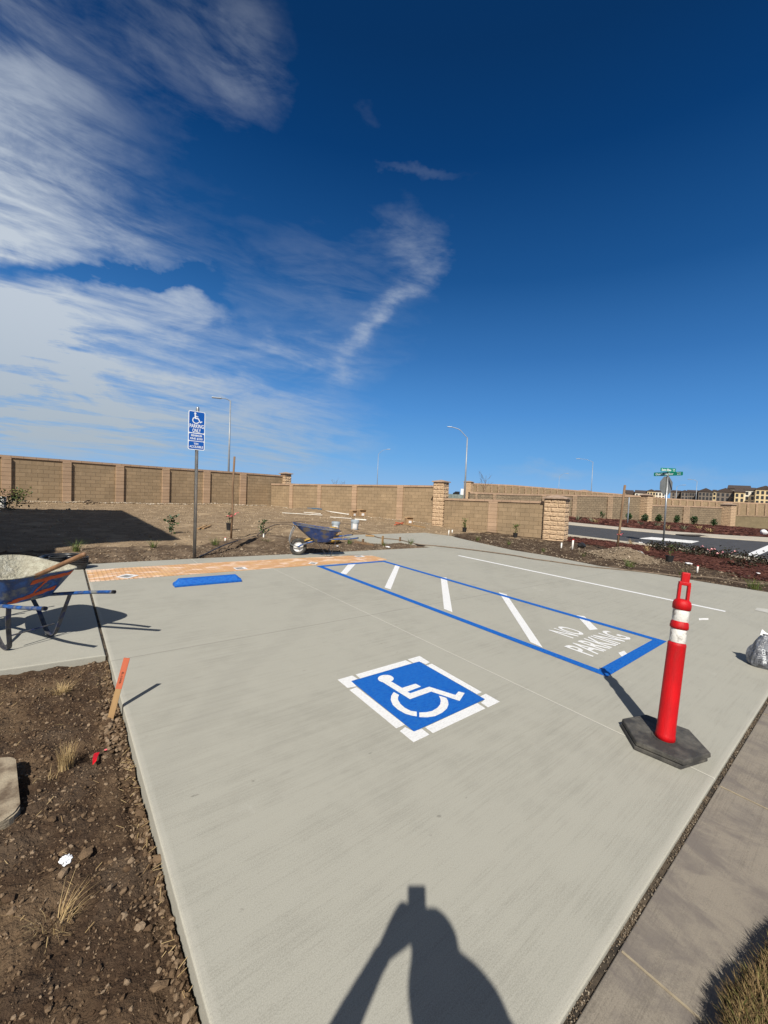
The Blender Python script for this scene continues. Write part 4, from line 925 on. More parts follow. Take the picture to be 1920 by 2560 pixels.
# lean of the post: aim its axis at the measured top
topw = Vector((3.387, .800, 1.215)) - Vector((cb.x, cb.y, 0)); 
def cpart(name, prof, m_, smooth=True, seg=40):
    ax = (topw - Vector((0, 0, .05))).normalized(); M_ = Matrix.Translation((0, 0, .05)) @ Vector((0, 0, 1)).rotation_difference(ax).to_matrix().to_4x4()
    bm = bmesh.new(); lathe(bm, prof, seg, M_); return frombm(name, bm, m_, cone, smooth)
s_ = 1.0
cpart('tube', [(.0, .0), (.060, .0), (.059, .04), (.0565, .045), (.0565, .085), (.055, .09), (.053, .64), (.054, .655), (.0525, .668), (.046, .675), (.046, .9)], m_red)
cpart('reflective_band', [(.0465, .675), (.0475, .678), (.0475, .765), (.0465, .768)], m_refl)
cpart('ring', [(.047, .768), (.0535, .772), (.0545, .79), (.0525, .795), (.0525, .81), (.0475, .815), (.0475, .822)], m_red)
cpart('reflective_band', [(.0465, .82), (.0475, .822), (.0475, .905), (.0465, .908)], m_refl)
cpart('cap_ring', [(.047, .900), (.0535, .904), (.0545, .935), (.050, .955), (.040, .968), (.030, .972), (0, .974)], m_red)
ax = (topw - Vector((0, 0, .05))).normalized(); MA = Matrix.Translation((0, 0, .05)) @ Vector((0, 0, 1)).rotation_difference(ax).to_matrix().to_4x4()
vd = Vector((cb.x, cb.y)); yv = math.atan2(vd.y, vd.x) + math.pi / 2 + .25
MB_ = MA @ Matrix.Rotation(yv, 4, 'Z')
bm = bmesh.new()
bx(bm, (-.0265, 0, 1.020), (.018, .034, .11), bev=.005); bx(bm, (.0265, 0, 1.020), (.018, .034, .11), bev=.005); bx(bm, (0, 0, 1.080), (.068, .036, .026), bev=.006)
bx(bm, (0, 0, 1.122), (.048, .034, .072), bev=.008)
bmesh.ops.transform(bm, matrix=MB_, verts=bm.verts); frombm('grip_handle', bm, m_red, cone)
bm = bmesh.new(); lathe(bm, [(.0, 0), (.006, 0), (.006, .003), (0, .003)], 10, MB_ @ Matrix.Translation((0, -.0185, 1.132)) @ Matrix.Rotation(math.pi / 2, 4, 'X')); frombm('hole_plug', bm, mat('dull_red', (.30, .01, .01), (.25, .01, .01)), cone)

# ------------------------------------------------------------------ grey plastic bag
bg0 = at(1780 + 1400 * .0844, 1540 + 1640 * .0844)
cB = Vector((bg0.x + .235, bg0.y - .01, 0))
bagr = empty('plastic_bag', cB, 'crumpled grey plastic bag with white lettering standing upright on the slab at the right edge', 'bag', rz=YAW * -1 + math.radians(-22))
bm = bmesh.new(); prof = [(.0, .0), (.135, .004), (.150, .04), (.142, .12), (.122, .19), (.096, .25), (.075, .30), (.055, .335), (.05, .345), (.055, .36)]
NS = 56; rings = []
pf = []
for (r0, z0), (r1, z1_) in zip(prof, prof[1:]):
    for k in range(5): pf.append((r0 + (r1 - r0) * k / 5, z0 + (z1_ - z0) * k / 5))
pf.append(prof[-1])
for i, (r_, z_) in enumerate(pf):
    ring = []
    for j in range(NS):
        a = 2 * math.pi * j / NS; se = (abs(math.cos(a)) ** 3 + abs(math.sin(a) / .8) ** 3) ** (-1 / 3)
        nz = noise.fractal(Vector((math.cos(a) * 2.2, math.sin(a) * 2.2, z_ * 9)), 1, 2, 4); rid = abs(noise.noise(Vector((math.cos(a) * 3.5, math.sin(a) * 3.5, z_ * 12 + 7))))
        rr = r_ * se * (1 + .10 * nz + .12 * rid * (z_ > .015)); sx = 1 + (.35 if z_ > .2 else 0) * 0
        ring.append(bm.verts.new((rr * math.cos(a), rr * math.sin(a) * .85, z_ * (1 + .03 * nz))))
    rings.append(ring)
for a, b in zip(rings, rings[1:]):
    for j in range(NS): bm.faces.new((a[j], a[(j + 1) % NS], b[(j + 1) % NS], b[j]))
bm.faces.new(rings[-1])
frombm('bag_body', bm, m_plasticbag, bagr, smooth=False)
mesh('torn_flap', [(-.075, -.01, .345), (-.06, .0, .405), (-.02, .005, .372), (.035, .0, .345), (.02, -.02, .325), (-.04, -.015, .335), (-.072, .006, .347), (-.055, .012, .41)], [(0, 1, 2, 5), (5, 2, 3, 4), (0, 6, 7, 1)], m_splash, bagr)
def bagtext(body, w_, h_, x, z, rot, yy):
    t = text_ob('lettering', body, w_, h_, m_signwhite, bagr, .01, .002); t.matrix_local = Matrix.Translation((x, yy, z)) @ Matrix.Rotation(math.radians(-6), 4, 'X') @ Matrix.Rotation(math.pi / 2, 4, 'X') @ Matrix.Rotation(rot, 4, 'Z')
bagtext('CO FINE', .15, .028, -.075, .15, -math.pi / 2 + .15, -.143); bagtext('BA', .06, .034, .0, .215, .0, -.122); bagtext('S', .02, .035, .035, .262, 0, -.098)
bagtext('MIX', .07, .02, .02, .12, 0, -.142)
bm = bmesh.new()
for i in range(5): bx(bm, (.02, -.146 + .0 * i, .105 - i * .014), (.07 - i * .006, .002, .004))
frombm('small_print', bm, m_signwhite, bagr)

# ------------------------------------------------------------------ wheelbarrows
def barrow(origin, ax, label, tipz=.5, leanmat=None, crust=True, seed=1, style='flat'):
    axv = Vector((ax[0], ax[1], 0)).normalized(); yaw = math.atan2(axv.y, axv.x)
    root = empty('wheelbarrow', (origin[0], origin[1], 0), label, 'wheelbarrow', rz=yaw)   # local +x = towards wheel, +y = left of it
    rz0, rz1 = (.665, .70) if style == 'flat' else (.60, .70)
    rings = [(1.0, .40, 1.27, .335, 1), (.66, .47, 1.20, .29, 0), (.33, .54, 1.10, .245, 0), (.0, .62, .98, .20, 0)]
    def surf(th, t, off=0.0):
        # t 0 bottom .. 1 rim
        s0 = .62 + (.42 - .62) * t; s1 = .98 + ((1.30 if style == 'flat' else 1.46) - .98) * t ** 1.1; hw_ = .20 + (.335 - .20) * t ** .9
        c = (s0 + s1) / 2; hl = (s1 - s0) / 2; n_ = 4.5 if style == 'flat' else 6
        e = (abs(math.cos(th)) ** n_ + abs(math.sin(th)) ** n_) ** (-1 / n_)
        x = c + (hl + off) * e * math.cos(th); y = (hw_ + off) * e * math.sin(th)
        zb = (.40 if style == 'flat' else .335) - .05 * (x - .62); zt_ = rz0 + (rz1 - rz0) * (x - .42) / .88 + .012 * math.cos(2 * th)
        return Vector((x, y, zb + (zt_ - zb) * t))
    def shell(off, t0, name, m_, cr=False):
        bm = bmesh.new(); NT, NR = 72, 14; R_ = []
        for k in range(NR + 1):
            t = t0 + (1 - t0) * k / NR; row = []
            for j in range(NT):
                p = surf(2 * math.pi * j / NT, t, off)
                if cr and k < NR: nz = noise.fractal(p * 13 + Vector((seed * 9, 0, 0)), 1, 2, 4); cpt = Vector((.82, 0, p.z)); p = p + (cpt - p).normalized() * (.008 + .012 * nz)
                row.append(bm.verts.new(p))
            R_.append(row)
        for a, b in zip(R_, R_[1:]):
            for j in range(NT): bm.faces.new((a[j], a[(j + 1) % NT], b[(j + 1) % NT], b[j]))
        if cr:   # rough floor
            prev = R_[0]
            for q in (.75, .5, .25):
                row = []
                for j in range(NT):
                    p0 = Vector(R_[0][j].co); cpt = Vector((.82, 0, p0.z)); p = cpt.lerp(p0, q); p.z += .02 * noise.fractal(p * 12, 1, 2, 4) ; row.append(bm.verts.new(p))
                for j in range(NT): bm.faces.new((row[j], row[(j + 1) % NT], prev[(j + 1) % NT], prev[j]))
                prev = row
            bm.faces.new(prev)
        else: bm.faces.new(R_[0][::-1])
        return frombm(name, bm, m_, root, smooth=True)
    shell(0, 0, 'tray', m_bluemetal if style == 'flat' else leanmat)
    shell(-.004, .06, 'concrete_crust' if crust else 'tray_lining', m_crust if crust else m_darkmetal, cr=True)
    bm = bmesh.new(); tube(bm, [surf(2 * math.pi * j / 60, 1.0, .002) for j in range(61)], .0065, 8, cap=False); frombm('rim', bm, m_crust if crust else m_bluemetal, root, smooth=True)
    # handles: bent tubes converging to the wheel
    for sgn in (-1, 1):
        bm = bmesh.new(); pts_ = [(0, sgn * .295, tipz), (.28, sgn * .285, tipz - .04), (.55, sgn * .24, .415), (1.0, sgn * .15, .34), (1.22, sgn * .09, .26), (1.33, sgn * .075, .20)]
        tube(bm, smoothline(pts_, 4), .0165, 14); frombm('handle', bm, m_bluemetal, root, smooth=True)
        bm = bmesh.new(); tube(bm, [(-.002, sgn * .295, tipz), (.022, sgn * .2945, tipz - .002)], .0175, 14, cap=False); lathe(bm, [(.0, 0), (.0125, 0)], 14, Matrix.Translation((-.0015, sgn * .295, tipz)) @ Matrix.Rotation(-math.pi / 2, 4, 'Y')); frombm('grip_end', bm, m_black, root, smooth=False)
        # leg: flat bar loop: down to the foot, round, and forward up
        bm = bmesh.new(); pl__ = smoothline([(.50, sgn * .25, .42), (.545, sgn * .225, .25), (.585, sgn * .19, .06), (.62, sgn * .18, .012), (.665, sgn * .18, .012), (.72, sgn * .185, .06), (.83, sgn * .19, .22), (.95, sgn * .19, .36)], 5)
        W_ = .019; V = []
        rows = []
        for i, p in enumerate(pl__):
            a = pl__[max(i - 1, 0)]; b = pl__[min(i + 1, len(pl__) - 1)]; d = (b - a).normalized(); side = Vector((0, 1, 0)); nn_ = d.cross(side).normalized() * .0028
            rows.append([bm.verts.new(p + side * W_ + nn_), bm.verts.new(p - side * W_ + nn_), bm.verts.new(p - side * W_ - nn_), bm.verts.new(p + side * W_ - nn_)])
        for a, b in zip(rows, rows[1:]):
            for j in range(4): bm.faces.new((a[j], a[(j + 1) % 4], b[(j + 1) % 4], b[j]))
        bm.faces.new(rows[0]); bm.faces.new(rows[-1][::-1]); frombm('leg', bm, m_darkmetal, root)
    bm = bmesh.new(); tube(bm, [(.60, -.18, .13), (.60, .18, .13)], .007, 8); frombm('cross_brace', bm, m_darkmetal, root)
    # wheel
    wy = 1.32; rw = .19
    wm = Matrix.Translation((wy, 0, rw)) @ Matrix.Rotation(math.pi / 2, 4, 'X')
    bm = bmesh.new(); lathe(bm, [(.115, -.035), (.15, -.048), (.178, -.04), (.19, -.018), (.19, .018), (.178, .04), (.15, .048), (.115, .035), (.115, -.035)], 40, wm, cap=False)
    wt = frombm('tyre', bm, m_rubber, root, smooth=True)
    bm = bmesh.new(); lathe(bm, [(.0, -.03), (.03, -.045), (.035, -.02), (.10, -.012), (.118, -.034), (.118, .034), (.10, .012), (.035, .02), (.03, .045), (.0, .03)], 32, wm); frombm('rim', bm, m_wornwhite, wt, smooth=True)
    bm = bmesh.new(); tube(bm, [(wy, -.085, rw), (wy, .085, rw)], .009, 10); frombm('axle', bm, m_darkmetal, root)
    # nose guard loops in front of the wheel
    bm = bmesh.new()
    for sgn in (-1, 1): tube(bm, smoothline([(1.30, sgn * .075, .20), (1.48, sgn * .08, .24), (1.52, sgn * .10, .34), (1.48, sgn * .13, .52), (1.42, sgn * .15, .66)], 4), .013, 10)
    tube(bm, [(1.515, -.09, .30), (1.515, .09, .30)], .010, 8); frombm('nose_guard', bm, m_darkmetal if style == 'flat' else m_galv, root, smooth=True)
    return root, surf
wb, surf = barrow((.193, 4.254), (-.56, .83), 'blue wheelbarrow crusted with dried concrete holding a wooden handle, on the side path at left', tipz=.496)
# orange spray mark on the rear face of the tray
bm = bmesh.new()
def stroke(p0, p1, wd_, n=10):
    r0 = []
    for i in range(n + 1):
        t = i / n; a = p0[0] + (p1[0] - p0[0]) * t; v = p0[1] + (p1[1] - p0[1]) * t
        wob = wd_ * (1 + .25 * math.sin(i * 2.1))
        # rear face: local y runs across; find th so that y matches
        def pt(yv, tv):
            best = None
            lo_, hi_ = math.pi / 2, 3 * math.pi / 2
            for _ in range(30):
                mid__ = (lo_ + hi_) / 2
                if surf(mid__, tv).y > yv: lo_ = mid__
                else: hi_ = mid__
            return surf((lo_ + hi_) / 2, tv, .0035)
        r0.append((bm.verts.new(pt(a, v + wob)), bm.verts.new(pt(a, v - wob))))
    for (a, b), (c, d) in zip(r0, r0[1:]): bm.faces.new((a, b, d, c))
stroke((.10, .70), (-.24, .86), .075); stroke((-.04, .76), (.03, .28), .08, 8); stroke((.16, .08), (-.15, .34), .07); stroke((.18, .05), (.10, .14), .03)
frombm('spray_mark', bm, m_spray, wb)
sd = at(1590 / 5.53, 1360 + 0, 0)
e1 = Vector((.186, 3.969, .943)); q = ray(69, 1449); 
# handle direction: end point to where it crosses the tray floor
best = None
for zt_ in np.linspace(.45, .7, 26):
    p = at(69, 1449, zt_); L_ = (p - e1).length
    loc_ = wb.matrix_world.inverted() @ p
    if .55 < loc_.x < .75 and abs(loc_.y) < .3: best = p
best = best or at(69, 1449, .60)
dS = (best - e1).normalized(); e2 = best + dS * .10
sh = empty('shovel', e1, 'wooden handled tool lying across the concrete-crusted wheelbarrow', 'shovel')
bm = bmesh.new(); L_ = (e2 - e1); tube(bm, [L_ * t for t in (0, .01, .03, .5, 1)], .02, 18, radii=[.012, .0175, .0195, .0195, .0185]); frombm('handle', bm, m_handle, sh, smooth=True)
bm = bmesh.new(); 
side = dS.cross(Vector((0, 0, 1))).normalized(); upn = side.cross(dS)
rows = []
for i in range(9):
    t = i / 8; wd_ = .10 * math.sin(math.pi * min(.5 + t * .55, 1)) ** .5 * (1 if t < .7 else (1 - (t - .7) / .3 * .8)); row = []
    for j in range(7):
        u = (j - 3) / 3; row.append(bm.verts.new(L_ + dS * (t * .26) + side * u * wd_ + upn * (-.02 + .03 * u * u)))
    rows.append(row)
for a, b in zip(rows, rows[1:]):
    for j in range(6): bm.faces.new((a[j], a[j + 1], b[j + 1], b[j]))
bm2 = frombm('blade', bm, m_darkmetal, sh, smooth=True); sol = bm2.modifiers.new('s', 'SOLIDIFY'); sol.thickness = .004
m_deepblue = mat('scratched_navy_paint', (.006, .028, .11), (.010, .045, .17), 7, .45, .4, 40, detail=9, lo=.35, hi=.6, c3=(.09, .085, .08))
axf = Vector((-.93, .37)); wb2, _ = barrow((4.30 + 1.30 * .93, 8.22 - 1.30 * .37), axf, 'dark blue wheelbarrow with a white wheel rim on the kerb by the stacked sacks', tipz=.47, leanmat=m_deepblue, crust=False, seed=3, style='deep')

# ------------------------------------------------------------------ person taking the picture (stands behind the camera; throws the shadow)
fw = Vector((math.sin(SUN_A), math.cos(SUN_A), 0)); lt = Vector((math.cos(SUN_A), -math.sin(SUN_A), 0))    # forward (shadow heading) and screen-right
def pp_(l, b, z): return lt * l - fw * b + Vector((0, 0, z))
def sh_(l, z0, b): return pp_(l, b, z0 + b * math.tan(SUN_E))      # a body point that throws its shadow at (l, z0)
pers = empty('person', pp_(.12, .42, 0), 'person in dark clothes holding a phone up behind the camera, throwing the long shadow', 'person')
def skin(name, pts_, edges, radii, m_, parent, root_i=0, sub=2):
    me = bpy.data.meshes.new(name); me.from_pydata([tuple(p) for p in pts_], edges, []); o = link(name, me, None, parent)
    o.parent = parent; o.matrix_parent_inverse = parent.matrix_world.inverted()
    md = o.modifiers.new('skin', 'SKIN'); me.skin_vertices
    for i, r_ in enumerate(radii):
        sv = me.skin_vertices[0].data[i]; sv.radius = (r_, r_) if not isinstance(r_, tuple) else r_; sv.use_root = (i == root_i)
    md.use_smooth_shade = True
    ss_ = o.modifiers.new('sub', 'SUBSURF'); ss_.levels = sub; ss_.render_levels = sub
    dg = bpy.context.evaluated_depsgraph_get(); me2 = bpy.data.meshes.new_from_object(o.evaluated_get(dg)); o.modifiers.clear(); o.data = me2; me2.materials.clear(); me2.materials.append(m_); me2.polygons.foreach_set('use_smooth', [True] * len(me2.polygons)); return o
rowsB = [(1.385, .030, .168, .27, .075), (1.361, .014, .222, .27, .085), (1.318, .010, .290, .28, .10), (1.28, .010, .324, .28, .11), (1.232, .020, .343, .28, .12), (1.174, .040, .358, .28, .125), (1.08, .050, .368, .29, .13), (.95, .050, .365, .31, .135), (.80, .055, .355, .33, .14), (.68, .050, .355, .35, .14), (.56, .055, .35, .37, .13)]
bm = bmesh.new(); prev = None
for (z0, l0, l1, b_, dp) in rowsB:
    c = sh_((l0 + l1) / 2, z0, b_); ring = [bm.verts.new(c + lt * ((l1 - l0) / 2 * math.cos(a) * (abs(math.cos(a)) ** -.12 if abs(math.cos(a)) > .05 else 1)) - fw * (dp * math.sin(a))) for a in np.linspace(0, 2 * math.pi, 28, endpoint=False)]
    if prev:
        for k_i in range(28): bm.faces.new((prev[k_i], prev[(k_i + 1) % 28], ring[(k_i + 1) % 28], ring[k_i]))
    else: bm.faces.new(ring)
    prev = ring
bm.faces.new(prev[::-1]); bmesh.ops.recalc_face_normals(bm, faces=bm.faces); tm = bpy.data.meshes.new('torso'); bm.to_mesh(tm); bm.free()
headc = sh_(.097, 1.425, .26)
Lsh = sh_(.09, 1.06, .30); Lelb = sh_(-.262, .90, .18); Lelb2 = sh_(-.225, .99, .13); Lmid = sh_(-.165, 1.15, .08); Lwr = sh_(-.104, 1.312, .045); Lhd = sh_(-.072, 1.385, .036)
Rsh = sh_(.30, 1.20, .28); Relb = sh_(.29, .98, .20); Rhand = sh_(.22, 1.12, .12)
pelvis = pp_(.20, .37, .95)
LhipA = pp_(.12, .38, .88); Lknee = pp_(.10, .36, .48); Lank = pp_(.09, .42, .09); Ltoe = pp_(.08, .26, .03)
RhipA = pp_(.29, .38, .88); Rknee = pp_(.31, .36, .48); Rank = pp_(.32, .42, .09); Rtoe = pp_(.34, .26, .03)
chest = sh_(.20, 1.05, .29)
V_ = [pelvis, chest, Lsh, Lelb, Lelb2, Lmid, Lwr, Lhd, Rsh, Relb, Rhand, LhipA, Lknee, Lank, Ltoe, RhipA, Rknee, Rank, Rtoe]
E_ = [(0, 1), (1, 2), (2, 3), (3, 4), (4, 5), (5, 6), (6, 7), (1, 8), (8, 9), (9, 10), (0, 11), (11, 12), (12, 13), (13, 14), (0, 15), (15, 16), (16, 17), (17, 18)]
Rr = [.13, .12, .06, .058, .052, .046, .034, .036, .09, .06, .04, .09, .068, .05, .04, .09, .068, .05, .04]
body = skin('body', V_, E_, Rr, m_cloth, pers)
bm = bmesh.new(); bm.from_mesh(body.data); bm.from_mesh(tm); hm = bmesh.new(); bmesh.ops.create_uvsphere(bm, u_segments=28, v_segments=18, radius=1, matrix=Matrix.Translation(headc) @ Matrix.Diagonal((.083, .095, .105, 1))); hm.free()
bmesh.ops.recalc_face_normals(bm, faces=bm.faces); bm.to_mesh(body.data); bm.free()
rm = body.modifiers.new('r', 'REMESH'); rm.mode = 'VOXEL'; rm.voxel_size = .011; rm.use_smooth_shade = True
sm_ = body.modifiers.new('s', 'SMOOTH'); sm_.iterations = 6; sm_.factor = .5
hd = skin('face', [headc + fw * .03 + Vector((0, 0, -.055)), headc + fw * .045, headc + fw * .03 + Vector((0, 0, .05))], [(0, 1), (1, 2)], [.058, .068, .060], m_skin, pers, sub=2)
bm = bmesh.new(); tube(bm, [headc + fw * .105 + Vector((0, 0, .015)), headc + fw * .125 + Vector((0, 0, -.012)), headc + fw * .10 + Vector((0, 0, -.022))], .012, 8); o = frombm('nose', bm, m_skin, None, smooth=True); o.parent = pers; o.matrix_parent_inverse = pers.matrix_world.inverted()
bm = bmesh.new(); bmesh.ops.create_uvsphere(bm, u_segments=24, v_segments=14, radius=.09); bmesh.ops.scale(bm, vec=(.93, 1.02, .95), verts=bm.verts)
hr = frombm('hair', bm, m_hair, None, smooth=True); hr.location = headc - fw * .012 + Vector((0, 0, .02)); bpy.context.view_layer.update(); hr.parent = pers; hr.matrix_parent_inverse = pers.matrix_world.inverted()
# hand: palm plus five fingers round the phone's left edge
skin('hand', [sh_(-.086, 1.352, .037), sh_(-.052, 1.420, .036), sh_(-.036, 1.485, .034), sh_(.004, 1.452, .036), sh_(-.020, 1.548, .033), sh_(-.004, 1.50, .034)], [(0, 1), (1, 2), (1, 3), (2, 4), (3, 5)], [.030, .036, .036, .034, .024, .034], m_skin, pers, sub=2)
skin('hand', [sh_(.115, 1.40, .09), sh_(.088, 1.46, .06), sh_(.064, 1.525, .045)], [(0, 1), (1, 2)], [.034, .032, .022], m_skin, pers, sub=2)
for i in range(4):
    a = sh_(.080 - i * .008, 1.49 + i * .012, .052); b = sh_(.070 - i * .008, 1.515 + i * .012, .048); skin('finger', [a, b, sh_(.058 - i * .008, 1.528 + i * .012, .036)], [(0, 1), (1, 2)], [.011, .010, .008], m_skin, pers, sub=1)
for i in range(4):
    z_ = 1.425 + i * .030; a = sh_(-.040 + i * .004, z_, .034); b = sh_(-.030, z_ + .014, .042); c = sh_(-.004, z_ + .018, .036)
    if i == 3: c = sh_(-.012, z_ + .012, .034)
    skin('finger', [a, b, c], [(0, 1), (1, 2)], [.013, .012, .010], m_skin, pers, sub=1)
skin('thumb', [sh_(-.062, 1.375, .045), sh_(-.035, 1.40, .055), sh_(-.008, 1.43, .045)], [(0, 1), (1, 2)], [.013, .012, .009], m_skin, pers, sub=1)
ph = bmesh.new()
cF = Vector((math.sin(YAW), math.cos(YAW), 0)); cRt = Vector((math.cos(YAW), -math.sin(YAW), 0))
Mc = cam.matrix_world.to_3x3().to_4x4()
bx(ph, (.0, 0, 0), (.074, .150, .008), bev=.0035); Pm = Matrix.Translation((0, 0, H)) @ Mc @ Matrix.Translation((.018, -.062, .012)); bmesh.ops.transform(ph, matrix=Pm, verts=ph.verts)
o = frombm('phone', ph, m_black); tag(o, 'black phone held upright just behind the camera lens', 'phone')

# ------------------------------------------------------------------ house beside the lot (out of frame; its shadow lies on the dirt)
hs_ = 8.0; dsp = hs_ / math.tan(SUN_E); dxs, dys = dsp * math.sin(SUN_A), dsp * math.cos(SUN_A)
xr, yr0, yr1 = 2.5 - dxs, 11.35 - dys, 20.1 - dys
hh = empty('house', (xr - 6, (yr0 + yr1) / 2, 0), 'tan stucco house just left of the view whose shadow falls on the dirt lot', 'house')
def hpart(name, c, s, m_, parent=hh):
    bm = bmesh.new(); bx(bm, c, s); o = frombm(name, bm, m_); o.parent = parent; o.matrix_parent_inverse = hh.matrix_world.inverted(); return o
wxr = xr - 1.5
hpart('wall', (wxr - 5, (yr0 + yr1) / 2, 3.85), (10, yr1 - yr0 - .1, 7.7), m_stucco)
bm = bmesh.new(); V8 = [(xr, yr0, 7.72), (xr, yr1, 8.0), (xr - 13, yr1, 8.0), (xr - 13, yr0, 7.72)]
V8 = [(xr + .0, yr0, 7.75), (xr - .35, yr1, 7.75), (xr - 13, yr1, 7.75), (xr - 13, yr0, 7.75)]
lo = [bm.verts.new(v) for v in V8]; hi = [bm.verts.new((v[0], v[1], 8.0)) for v in V8]; rid = [bm.verts.new((xr - 5, (yr0 + yr1) / 2, 9.0)), bm.verts.new((xr - 8, (yr0 + yr1) / 2, 9.0))]
bm.faces.new(lo[::-1])
for i in range(4): bm.faces.new((lo[i], lo[(i + 1) % 4], hi[(i + 1) % 4], hi[i]))
bm.faces.new((hi[0], hi[1], rid[0])); bm.faces.new((hi[1], hi[2], rid[1], rid[0])); bm.faces.new((hi[2], hi[3], rid[1])); bm.faces.new((hi[3], hi[0], rid[0], rid[1]))
o = frombm('roof', bm, m_roof); o.parent = hh; o.matrix_parent_inverse = hh.matrix_world.inverted()
for zz_ in (1.8, 5.2):
    for xx_ in (wxr - 2, wxr - 5, wxr - 8):
        hpart('window', (xx_, yr0 + .03, zz_), (1.2, .06, 1.3), m_glass)
# unseen box added to the house so its shadow reaches nearer the path
pd = 3.0 / math.tan(SUN_E); hpart('shadow_block', (-.02 - pd * math.sin(SUN_A) - 2.6, 8.55 - pd * math.cos(SUN_A) + 1.4, 1.5), (5.2, 2.8, 3.0), m_stucco)

# ------------------------------------------------------------------ small things
rnd = random.Random(5)
def stake(name, label, cat, b, h, w_, t_, m_, group=None, lean=(0, 0), yaw=0, top=None):
    o = empty(name, b, label, cat, group) if False else None
    bm = bmesh.new(); bx(bm, (0, 0, h / 2 - .05), (w_, t_, h + .1)); M_ = Matrix.Translation(Vector(b)) @ Matrix.Rotation(lean[0], 4, 'X') @ Matrix.Rotation(lean[1], 4, 'Y') @ Matrix.Rotation(yaw, 4, 'Z')
    o = frombm(name, bm, m_); o.matrix_world = M_; return tag(o, label, cat, group)
# orange survey stake (wood below, sprayed above)
sb = at(275, 1800, -.05); stp = Vector((.397, 3.17, .345)) - Vector((0, .0, 0))
st = empty('survey_stake', sb, 'orange-topped wooden survey stake leaning at the corner of the soil bed', 'survey stake')
axs = (stp - sb); Ls = axs.length; axs.normalize(); Ms = Vector((0, 0, 1)).rotation_difference(axs).to_matrix().to_4x4() @ Matrix.Rotation(-YAW + .35, 4, 'Z')
bm = bmesh.new(); bx(bm, (0, 0, Ls * .22), (.036, .009, Ls * .56 + .1)); bmesh.ops.transform(bm, matrix=Ms, verts=bm.verts); frombm('bare_wood', bm, m_fresh, st)
bm = bmesh.new(); bx(bm, (0, 0, Ls * .5 + Ls * .25), (.037, .0105, Ls * .5)); bmesh.ops.transform(bm, matrix=Ms, verts=bm.verts); frombm('sprayed_top', bm, m_orange, st)
t = text_ob('lettering', 'R-1046', .075, .013, m_black, st, .0, .0006); t.matrix_local = Ms @ Matrix.Translation((0, -.0058, Ls * .68)) @ Matrix.Rotation(math.pi / 2, 4, 'X') @ Matrix.Rotation(-math.pi / 2, 4, 'Z')
# tilted meter-box lid at the left edge
lidp = at(18, 1925, .02); lr = empty('meter_box_lid', (lidp.x - .03, lidp.y - .02, -.02), 'tan concrete meter box lid sunk crookedly in the soil at the left edge', 'meter box', rz=.10)
bm = bmesh.new(); rrect(bm, .30, .46, .06, -.08, .022); bmesh.ops.bevel(bm, geom=[e for e in bm.edges if all(abs(v.co.z - .022) < 1e-5 for v in e.verts)], offset=.008, segments=2, affect='EDGES'); o = frombm('lid', bm, m_lid, lr); o.rotation_euler = (math.radians(7), math.radians(-3), 0); o.location = (-.08, -.09, .0)
for i in range(4):
    bm = bmesh.new(); bx(bm, (-.05 + i * .02, -.12, .0235), (.006, .12, .003)); o2 = frombm('raised_rib', bm, m_lid, o)
# red ribbon on the soil
def ribbon(name, label, b, m_, s=.05, seed=1, parent=None, flat=False):
    r_ = random.Random(seed); bm = bmesh.new()
    for k in range(4):
        p = Vector(b) + Vector((r_.uniform(-1, 1) * s * .2, r_.uniform(-1, 1) * s * .2, 0)); d = Vector((r_.uniform(-1, 1), r_.uniform(-1, 1), .5 if not flat else .15)).normalized(); prev = None
        for i in range(7):
            wv = Vector((r_.uniform(-1, 1), r_.uniform(-1, 1), r_.uniform(-.4, .4))).normalized() * s * .16; a = bm.verts.new(p + wv * .6); c_ = bm.verts.new(p - wv * .6)
            if prev: bm.faces.new((prev[0], a, c_, prev[1]))
            prev = (a, c_); p = p + d * s * .22; d = (d + Vector((r_.uniform(-.6, .6), r_.uniform(-.6, .6), r_.uniform(-.5, .2)))).normalized()
            if p.z < b[2] - .005: p.z = b[2]
    o = frombm(name, bm, m_, parent)
    if label: tag(o, label, 'ribbon')
    return o
rp = at(.3375 * 700, 1640 + 770 * .3375, -.05)
V = [rp + Vector(v) for v in ((-.012, -.045, .0), (.006, -.035, .012), (-.010, -.01, .018), (.012, .0, .008), (-.004, .025, .02), (.02, .03, .006), (.004, .05, .012), (.028, .048, .01))]
tag(mesh('flagging_ribbon', V, [(0, 1, 3, 2), (2, 3, 5, 4), (4, 5, 7, 6)], m_redtape), 'scrap of bright red flagging ribbon on the soil right of the dead grass clump', 'ribbon')
rp2 = at(.3375 * 787, 1640 + 693 * .3375, -.045); bm = bmesh.new(); bmesh.ops.create_icosphere(bm, subdivisions=2, radius=.008); bmesh.ops.scale(bm, vec=(1.3, .8, .5), verts=bm.verts); bmesh.ops.translate(bm, vec=rp2, verts=bm.verts)
tag(frombm('red_scrap', bm, m_ribbon), 'tiny pinkish red scrap on the soil beyond the red ribbon', 'scrap')
# white paint spot on clods
pc = at(.3375 * 490, 1640 + 1510 * .3375, -.05); pts = []; sz = []
for i in range(420):
    ra, rt = rng.random() ** .6, rng.uniform(0, 6.283); u, v = .018 * ra * math.cos(rt) * (1 + .3 * math.sin(3 * rt)), .036 * ra * math.sin(rt) * (1 + .25 * math.cos(2 * rt)); pts.append((pc.x + u - v * .12, pc.y + v, z_bed(pc.x + u, pc.y + v) + .006)); sz.append(rng.uniform(.003, .009))
o = scatter('paint_spot', pts, sz, m_foil, aspect=(1, .9, .18), flat=True); del o['kind']; tag(o, 'splash of glaring white survey paint on the soil clods', 'paint mark')
